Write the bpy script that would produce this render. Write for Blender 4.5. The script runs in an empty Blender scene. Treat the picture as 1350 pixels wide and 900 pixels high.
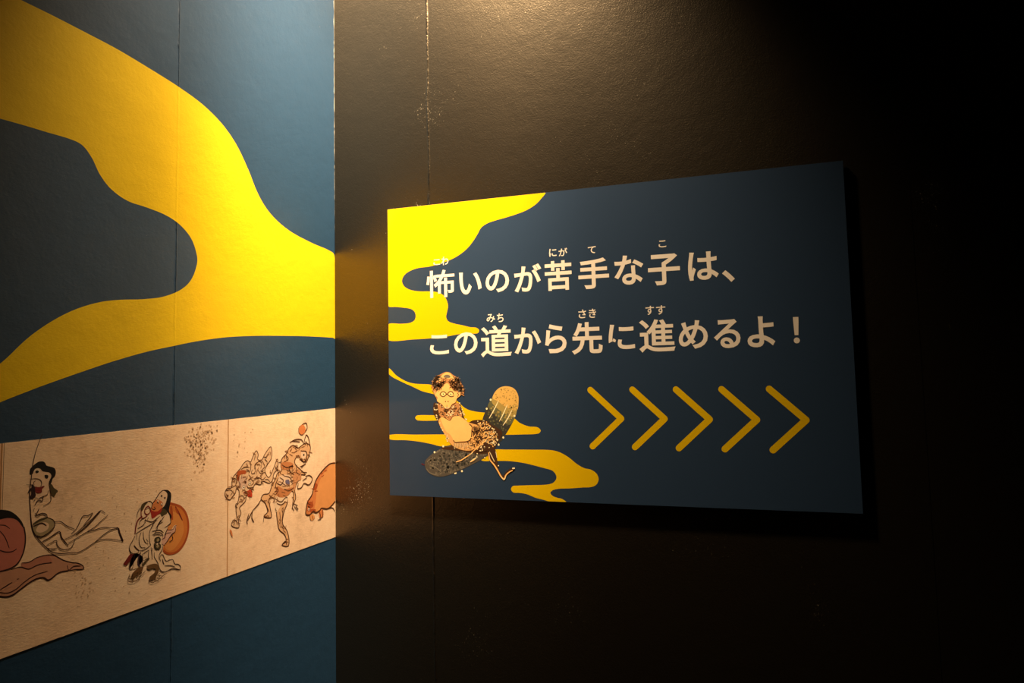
import bpy, bmesh, math, random
from mathutils import Vector, Matrix
from mathutils.geometry import delaunay_2d_cdt

# ------------------------------------------------------------------ camera
SC = bpy.context.scene
CAM = {'loc': [1.0205, -1.4101, 1.5], 'R': [0.938959, 0.343051, -0.025913], 'U': [0.051797, -0.066504, 0.996441], 'D': [-0.340107, 0.936959, 0.080214]}
cd = bpy.data.cameras.new('camera'); cam = bpy.data.objects.new('camera', cd)
SC.collection.objects.link(cam)
r, u, d = (Vector(CAM[k]) for k in 'RUD')
M = Matrix((r, u, -d)).transposed().to_4x4(); M.translation = Vector(CAM['loc'])
cam.matrix_world = M
cd.sensor_fit = 'HORIZONTAL'; cd.sensor_width = 36.0
cd.lens = 1009.6920 / 1350 * 36.0
cd.shift_x = -0.03961; cd.shift_y = -0.03870
cd.clip_start = 0.02
SC.camera = cam

# ------------------------------------------------------------------ world, lamps, exposure
SC.view_settings.view_transform = 'Standard'; SC.view_settings.look = 'None'
SC.view_settings.exposure = 0.0; SC.view_settings.gamma = 1.0
SC.view_settings.use_curve_mapping = False
wd = bpy.data.worlds.new('world'); SC.world = wd; wd.use_nodes = True
wd.node_tree.nodes['Background'].inputs[0].default_value = (1.0, 0.8, 0.6, 1)
wd.node_tree.nodes['Background'].inputs[1].default_value = 0.0
LX = 0.242
LY = -0.3909
LZ = 2.9436
AX = 0.1737
AY = -0.0838
AZ = 2.2217
LAMP_LOC = (LX, LY, LZ); LAMP_AIM = (AX, AY, AZ)
LAMP_W = 402.0
LAMP_SIZE = 91.9369
LAMP_BLEND = 1.0
LAMP_R = 0.05
LAMP_COL = (1.0, 0.75, 0.48)
G_TEAL = 0.4847
G_BLACK = 0.5084
G_NAVY = 0.4722
S_TEAL = 0.7328
S_NAVY = 0.15
C_TEAL = 0.0954
K_TEAL = 0.2389
C_BLACK = 0.05
K_BLACK = 0.3
C_NAVY = 0.2
K_NAVY = 0.1
I_BLACK = 2.0044
T_ALB = 0.68
N_ALB = 0.9
PX = 0.5
PY = -0.4292
QX = 0.0772
QY = 0.0341
QZ = 1.6962
W2 = 286.4819
SIZE2 = 46.6833

# ------------------------------------------------------------------ materials
def lin(h):
    h = h.lstrip('#'); o = []
    for i in (0, 2, 4):
        c = int(h[i:i+2], 16) / 255
        o.append(c / 12.92 if c <= .04045 else ((c + .055) / 1.055) ** 2.4)
    return tuple(o) + (1,)
def new_mat(name, col, rough=.5, spec=.5, k=1.0):
    m = bpy.data.materials.new(name); m.use_nodes = True
    b = m.node_tree.nodes['Principled BSDF']
    b.inputs['Base Color'].default_value = tuple(q * k for q in lin(col)[:3]) + (1,); b.inputs['Roughness'].default_value = rough
    b.inputs['Specular IOR Level'].default_value = spec
    return m
def N(m, t, **kw):
    n = m.node_tree.nodes.new(t)
    for k, v in kw.items(): setattr(n, k, v)
    return n
def LK(m, a, b): m.node_tree.links.new(a, b)
def math_node(m, op, a, b=None, c=None):
    n = N(m, 'ShaderNodeMath', operation=op)
    for i, v in enumerate((a, b, c)):
        if v is None: continue
        if isinstance(v, (int, float)): n.inputs[i].default_value = v
        else: LK(m, v, n.inputs[i])
    return n.outputs[0]
def noise(m, vec, scale, detail=4, rough=.6):
    n = N(m, 'ShaderNodeTexNoise'); n.inputs['Scale'].default_value = scale
    n.inputs['Detail'].default_value = detail; n.inputs['Roughness'].default_value = rough
    LK(m, vec, n.inputs['Vector']); return n.outputs['Fac']
def relief(m, axis, seam, weave=(220, 900), height=.00016, seam_h=.0022, mottle=0.0, rough=None, dirt=0.0, bh=0.0):
    """wallpaper grain, faint lumps and the proud joint between two papered panels"""
    tc = N(m, 'ShaderNodeNewGeometry'); pos = tc.outputs['Position']
    sx = N(m, 'ShaderNodeSeparateXYZ'); LK(m, pos, sx.inputs[0])
    mp = N(m, 'ShaderNodeMapping'); LK(m, pos, mp.inputs['Vector'])
    mp.inputs['Scale'].default_value = (weave[0], weave[0], weave[1])
    fine = noise(m, mp.outputs[0], 1.0, 3, .6)
    lump = noise(m, pos, 22, 5, .62)
    tot = math_node(m, 'ADD', math_node(m, 'MULTIPLY', fine, height), math_node(m, 'MULTIPLY', lump, .0008 if seam is not None else height * 1.6))
    if bh:
        big = noise(m, pos, 5, 3, .5); tot = math_node(m, 'ADD', tot, math_node(m, 'MULTIPLY', big, bh))
    if seam is not None:
        wob = noise(m, pos, 9, 3, .6)
        x = sx.outputs[axis]
        dd = math_node(m, 'ABSOLUTE', math_node(m, 'SUBTRACT', math_node(m, 'ADD', x, math_node(m, 'MULTIPLY', math_node(m, 'SUBTRACT', wob, .5), .010)), seam))
        rid = math_node(m, 'SUBTRACT', 1.0, math_node(m, 'MINIMUM', math_node(m, 'DIVIDE', dd, .0032), 1.0))
        mod = noise(m, pos, 14, 5, .7)
        mod = math_node(m, 'MAXIMUM', math_node(m, 'MULTIPLY', math_node(m, 'SUBTRACT', mod, .36), 3.0), 0.1)
        tot = math_node(m, 'ADD', tot, math_node(m, 'MULTIPLY', math_node(m, 'MULTIPLY', rid, mod), seam_h))
    bp = N(m, 'ShaderNodeBump'); bp.inputs['Distance'].default_value = 1.0; bp.inputs['Strength'].default_value = 1.0
    LK(m, tot, bp.inputs['Height'])
    b = m.node_tree.nodes['Principled BSDF']; LK(m, bp.outputs[0], b.inputs['Normal'])
    if mottle:
        col = b.inputs['Base Color'].default_value[:]
        mx = N(m, 'ShaderNodeMix', data_type='RGBA'); n2 = noise(m, pos, 60, 6, .7)
        mx.inputs['A'].default_value = tuple(c * (1 - mottle) for c in col[:3]) + (1,)
        mx.inputs['B'].default_value = tuple(min(1, c * (1 + mottle)) for c in col[:3]) + (1,)
        LK(m, n2, mx.inputs['Factor']); last = mx.outputs['Result']
        if dirt:                                   # dust flecks and scuffs caught on the paper
            n3 = noise(m, pos, 420, 2, .5); n4 = noise(m, pos, 7, 3, .6)
            k = math_node(m, 'GREATER_THAN', math_node(m, 'MULTIPLY', n3, math_node(m, 'ADD', n4, .35)), dirt)
            m2 = N(m, 'ShaderNodeMix', data_type='RGBA'); LK(m, math_node(m, 'MULTIPLY', k, .6), m2.inputs['Factor'])
            LK(m, last, m2.inputs['A']); m2.inputs['B'].default_value = lin('b8ab92'); last = m2.outputs['Result']
        LK(m, last, b.inputs['Base Color'])
    return m
SEAM_L = 0.4346; SEAM_R = 0.2385
M_teal = relief(new_mat('teal_wallpaper', '1a4668', G_TEAL, S_TEAL, T_ALB), 1, -SEAM_L, mottle=.12, dirt=.80)
M_yel = relief(new_mat('yellow_wallpaper_print', 'ddb900', G_TEAL, S_TEAL * .6), 1, -SEAM_L, seam_h=.0005, mottle=.02)
M_black = relief(new_mat('dark_brown_wallpaper', '0b0805', K_BLACK, .5), 0, SEAM_R, weave=(420, 420), height=.0004, seam_h=.0030, mottle=.25, dirt=.71)
M_edge = new_mat('paper_edge_white', 'd8d2c4', .7)
M_navy = relief(new_mat('navy_sign_print', '273950', G_NAVY, S_NAVY, N_ALB), 0, None, weave=(700, 700), height=.00003, mottle=.03)
M_syel = relief(new_mat('yellow_sign_print', 'd6ae00', G_NAVY, S_NAVY * .6), 0, None, weave=(700, 700), height=.00003, mottle=.02)
for _m, _c, _k in ((M_teal, C_TEAL, K_TEAL), (M_yel, C_TEAL, K_TEAL), (M_black, C_BLACK, G_BLACK), (M_navy, C_NAVY, K_NAVY), (M_syel, C_NAVY, K_NAVY)):
    _n = _m.node_tree.nodes['Principled BSDF'].inputs
    _n['Coat Weight'].default_value = _c; _n['Coat Roughness'].default_value = _k; _n['Coat IOR'].default_value = 1.6 if _m == M_black else 1.8
_n = M_black.node_tree.nodes['Principled BSDF'].inputs; _n['IOR'].default_value = I_BLACK; _n['Specular Tint'].default_value = (1.0, .78, .5, 1)
M_let = new_mat('cream_white_letter_print', 'e0d3c2', .5, .4)
M_core = new_mat('white_foam_core', 'd9d5cc', .8)
M_floor = relief(new_mat('dark_grey_carpet', '1c1a19', .95, .1), 0, None, weave=(900, 900), height=.002, mottle=.4)
M_ceil = relief(new_mat('matt_black_ceiling', '0c0b0a', .9, .2), 0, None, height=.0004, mottle=.1)
M_metal = new_mat('black_lamp_metal', '101010', .45); M_metal.node_tree.nodes['Principled BSDF'].inputs['Metallic'].default_value = .6
M_lens = new_mat('glowing_lamp_lens', 'ffffff', .3)
_b = M_lens.node_tree.nodes['Principled BSDF']; _b.inputs['Emission Color'].default_value = (1, .82, .6, 1); _b.inputs['Emission Strength'].default_value = 4
def paper_mat():
    m = relief(new_mat('aged_tan_paper_print', 'd0a077', .55, .35), 1, None, weave=(180, 900), height=.0002)
    b = m.node_tree.nodes['Principled BSDF']; g = N(m, 'ShaderNodeNewGeometry'); pos = g.outputs['Position']
    n1 = noise(m, pos, 7, 6, .65)
    mp = N(m, 'ShaderNodeMapping'); LK(m, pos, mp.inputs['Vector']); mp.inputs['Scale'].default_value = (30, 45, 900)
    n2 = noise(m, mp.outputs[0], 1, 3, .6); n3 = noise(m, pos, 90, 5, .7)
    s = math_node(m, 'ADD', math_node(m, 'MULTIPLY', n1, .55), math_node(m, 'ADD', math_node(m, 'MULTIPLY', n2, .22), math_node(m, 'MULTIPLY', n3, .30)))
    cr = N(m, 'ShaderNodeValToRGB'); LK(m, s, cr.inputs[0])
    e = cr.color_ramp.elements; e[0].position = .30; e[0].color = lin('c09a78'); e[1].position = .72; e[1].color = lin('fadcba')
    x = e.new(.50); x.color = lin('efc8a2')
    LK(m, cr.outputs[0], b.inputs['Base Color']); return m
M_paper = paper_mat()
INK = dict(b1='33322c', b2='5c5a3c', b3='a08848', b4='d0a455', b5='8a6c30', b6='4c453c', b7='6d6455', b8='5a1c26', bd='3f2614', crm='f6dfae',
  ff='d29a58', hr='b47c4a', sk='f0b468', ey='f6d488', pk='c0705e', pk2='c28a6c', pk3='b9775f', blk='140d0c', blk2='2a1518', ink='34140c', crp='e3be9c', cpk='d8a58e',
  olv='4a3d22', ogr='a08a66', wht='e6cdb0', dred='74201c', red='a02a1c', org='cc7433', org2='d88a44', ored='a84c20', org3='cf7a44', crr='e6c5a2', prp='3c2430',
  brn='6e4a28', brn2='6a4a28', dmn='ddb48c', dmn2='cba48a', brk='4e2a12', brl='8a5a34', red2='c03a1c', dm3='d9a677', ored2='bf7848', blu='6a6078', dm4='c98a5c', org4='dd9455',
  stn='cfa57e', stn2='bb9068')
MATS = {}
def ink(c):
    if c == 'yel': return M_yel
    if c not in MATS:
        right = c in ('b1', 'b2', 'b3', 'b4', 'b5', 'b6', 'b7', 'b8', 'bd', 'crm', 'ff', 'hr', 'sk', 'ey')
        MATS[c] = relief(new_mat('ink_' + c, INK[c], .42 if right else .55, .4), 0, None, weave=(180, 900), height=.0001, mottle=.12)
    return MATS[c]

# ------------------------------------------------------------------ builders
def link(name, me, parent=None):
    o = bpy.data.objects.new(name, me); SC.collection.objects.link(o)
    if parent: o.parent = parent
    return o
def empty(name, loc, label=None, cat=None, group=None):
    o = link(name, None); o.location = loc; o.empty_display_size = .05
    if label: o['label'] = label; o['category'] = cat
    return o
def box(name, x0, x1, y0, y1, z0, z1, mat, parent=None, bev=0.0, origin=(0, 0, 0)):
    bm = bmesh.new(); o = Vector(origin)
    v = [bm.verts.new(Vector((x, y, z)) - o) for x in (x0, x1) for y in (y0, y1) for z in (z0, z1)]
    for f in ((0, 1, 3, 2), (4, 6, 7, 5), (0, 4, 5, 1), (2, 3, 7, 6), (0, 2, 6, 4), (1, 5, 7, 3)): bm.faces.new([v[i] for i in f])
    bmesh.ops.recalc_face_normals(bm, faces=bm.faces)
    if bev: bmesh.ops.bevel(bm, geom=bm.edges, offset=bev, segments=2, affect='EDGES')
    me = bpy.data.meshes.new(name); bm.to_mesh(me); bm.free(); me.materials.append(mat)
    ob = link(name, me, parent)
    if not parent: ob.location = o
    return ob
def catmull(P, n, closed):
    if len(P) < 3 or n < 2: return P
    out = []; L = len(P)
    rng = range(L) if closed else range(L - 1)
    for i in rng:
        if closed: a, b, c, e = P[i - 1], P[i], P[(i + 1) % L], P[(i + 2) % L]
        else: a, b, c, e = P[max(i - 1, 0)], P[i], P[i + 1], P[min(i + 2, L - 1)]
        # centripetal-like damping of tangents
        lb = math.dist(b, c) + 1e-9; la = math.dist(a, b) + 1e-9; le = math.dist(c, e) + 1e-9
        t1 = [(c[k] - a[k]) * lb / (la + lb) for k in (0, 1)]; t2 = [(e[k] - b[k]) * lb / (lb + le) for k in (0, 1)]
        for j in range(n):
            t = j / n; h00 = 2*t**3 - 3*t*t + 1; h10 = t**3 - 2*t*t + t; h01 = -2*t**3 + 3*t*t; h11 = t**3 - t*t
            out.append(tuple(h00*b[k] + h10*t1[k] + h01*c[k] + h11*t2[k] for k in (0, 1)))
    if not closed: out.append(P[-1])
    return out
class Print:
    """a flat printed picture: thin layers of ink standing on a surface; to3(u, v, h) gives the point"""
    def __init__(s, to3): s.V = []; s.F = []; s.mi = []; s.mats = []; s.to3 = to3; s.h = 0.0; s.last = None
    def mat(s, c):
        m = ink(c) if isinstance(c, str) else c
        if m not in s.mats: s.mats.append(m)
        return s.mats.index(m)
    def tris(s, pts, faces, c, h=None):
        b = len(s.V); k = s.mat(c)
        s.V += [s.to3(p[0], p[1], s.h if h is None else h) for p in pts]
        for f in faces: s.F.append([b + i for i in f]); s.mi.append(k)
    def fill(s, P, c, clamp=None):
        if clamp: P = [(min(max(a, clamp[0]), clamp[1]), min(max(b, clamp[2]), clamp[3])) for a, b in P]
        Q = [P[0]]
        for q in P[1:]:
            if math.dist(q, Q[-1]) > 4e-5: Q.append(q)
        if math.dist(Q[0], Q[-1]) < 4e-5: Q.pop()
        n = len(Q); vs, es, fs, *_ = delaunay_2d_cdt([Vector(q) for q in Q], [(i, (i + 1) % n) for i in range(n)], [list(range(n))], 1, 1e-6)
        s.tris([(v[0], v[1]) for v in vs], fs, c)
    def stroke(s, P, w, c, taper):
        n = len(P)
        if n < 2: return
        L, Rr = [], []; acc = [0.0]
        for i in range(1, n): acc.append(acc[-1] + math.dist(P[i], P[i - 1]))
        T = acc[-1] or 1
        for i in range(n):
            a = P[max(i - 1, 0)]; b = P[min(i + 1, n - 1)]; dx, dy = b[0] - a[0], b[1] - a[1]; l = math.hypot(dx, dy) or 1
            t = acc[i] / T; k = 1 - taper * abs(2 * t - 1) ** 2; hw = w * .5 * k
            L.append((P[i][0] - dy / l * hw, P[i][1] + dx / l * hw)); Rr.append((P[i][0] + dy / l * hw, P[i][1] - dx / l * hw))
        s.tris(L + Rr, [(i, i + 1, n + i + 1, n + i) for i in range(n - 1)], c)
    def dot(s, x, y, rr, c):
        s.tris([(x + rr * math.cos(k * math.pi / 3 + x * 999), y + rr * math.sin(k * math.pi / 3 + x * 999)) for k in range(6)], [tuple(range(6))], c)
    def run(s, text, clamp=None, step=3e-5, yel=None):
        for ln in text.split('\n'):
            t = ln.split(' '); key = (t[0], t[1])
            if key != s.last: s.h += step; s.last = key
            c = yel if (yel and t[1] == 'yel') else t[1]
            if t[0] == 'D':
                v = [int(a) / 1e4 for a in t[2:]]
                for i in range(0, len(v), 3): s.dot(v[i + 1], v[i + 2], v[i], c)
                continue
            v = [int(a) / 1e4 for a in t[4:]]; P = [(v[i], v[i + 1]) for i in range(0, len(v), 2)]
            if t[0] == 'F':
                sm = float(t[3]); P = catmull(P, 12 if sm == 2 else 4 if sm else 1, True); s.fill(P, c, clamp)
            else: s.stroke(catmull(P, 4, False), int(t[2]) / 1e4, c, float(t[3]))
    def build(s, name, parent):
        me = bpy.data.meshes.new(name); me.from_pydata(s.V, [], s.F)
        for m in s.mats: me.materials.append(m)
        for p, k in zip(me.polygons, s.mi): p.material_index = k
        bm = bmesh.new(); bm.from_mesh(me); want = s.to3(0, 0, 1) - s.to3(0, 0, 0)
        fl = [f for f in bm.faces if f.normal.dot(want) < 0]
        bmesh.ops.reverse_faces(bm, faces=fl); bm.to_mesh(me); bm.free()
        return link(name, me, parent)

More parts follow.
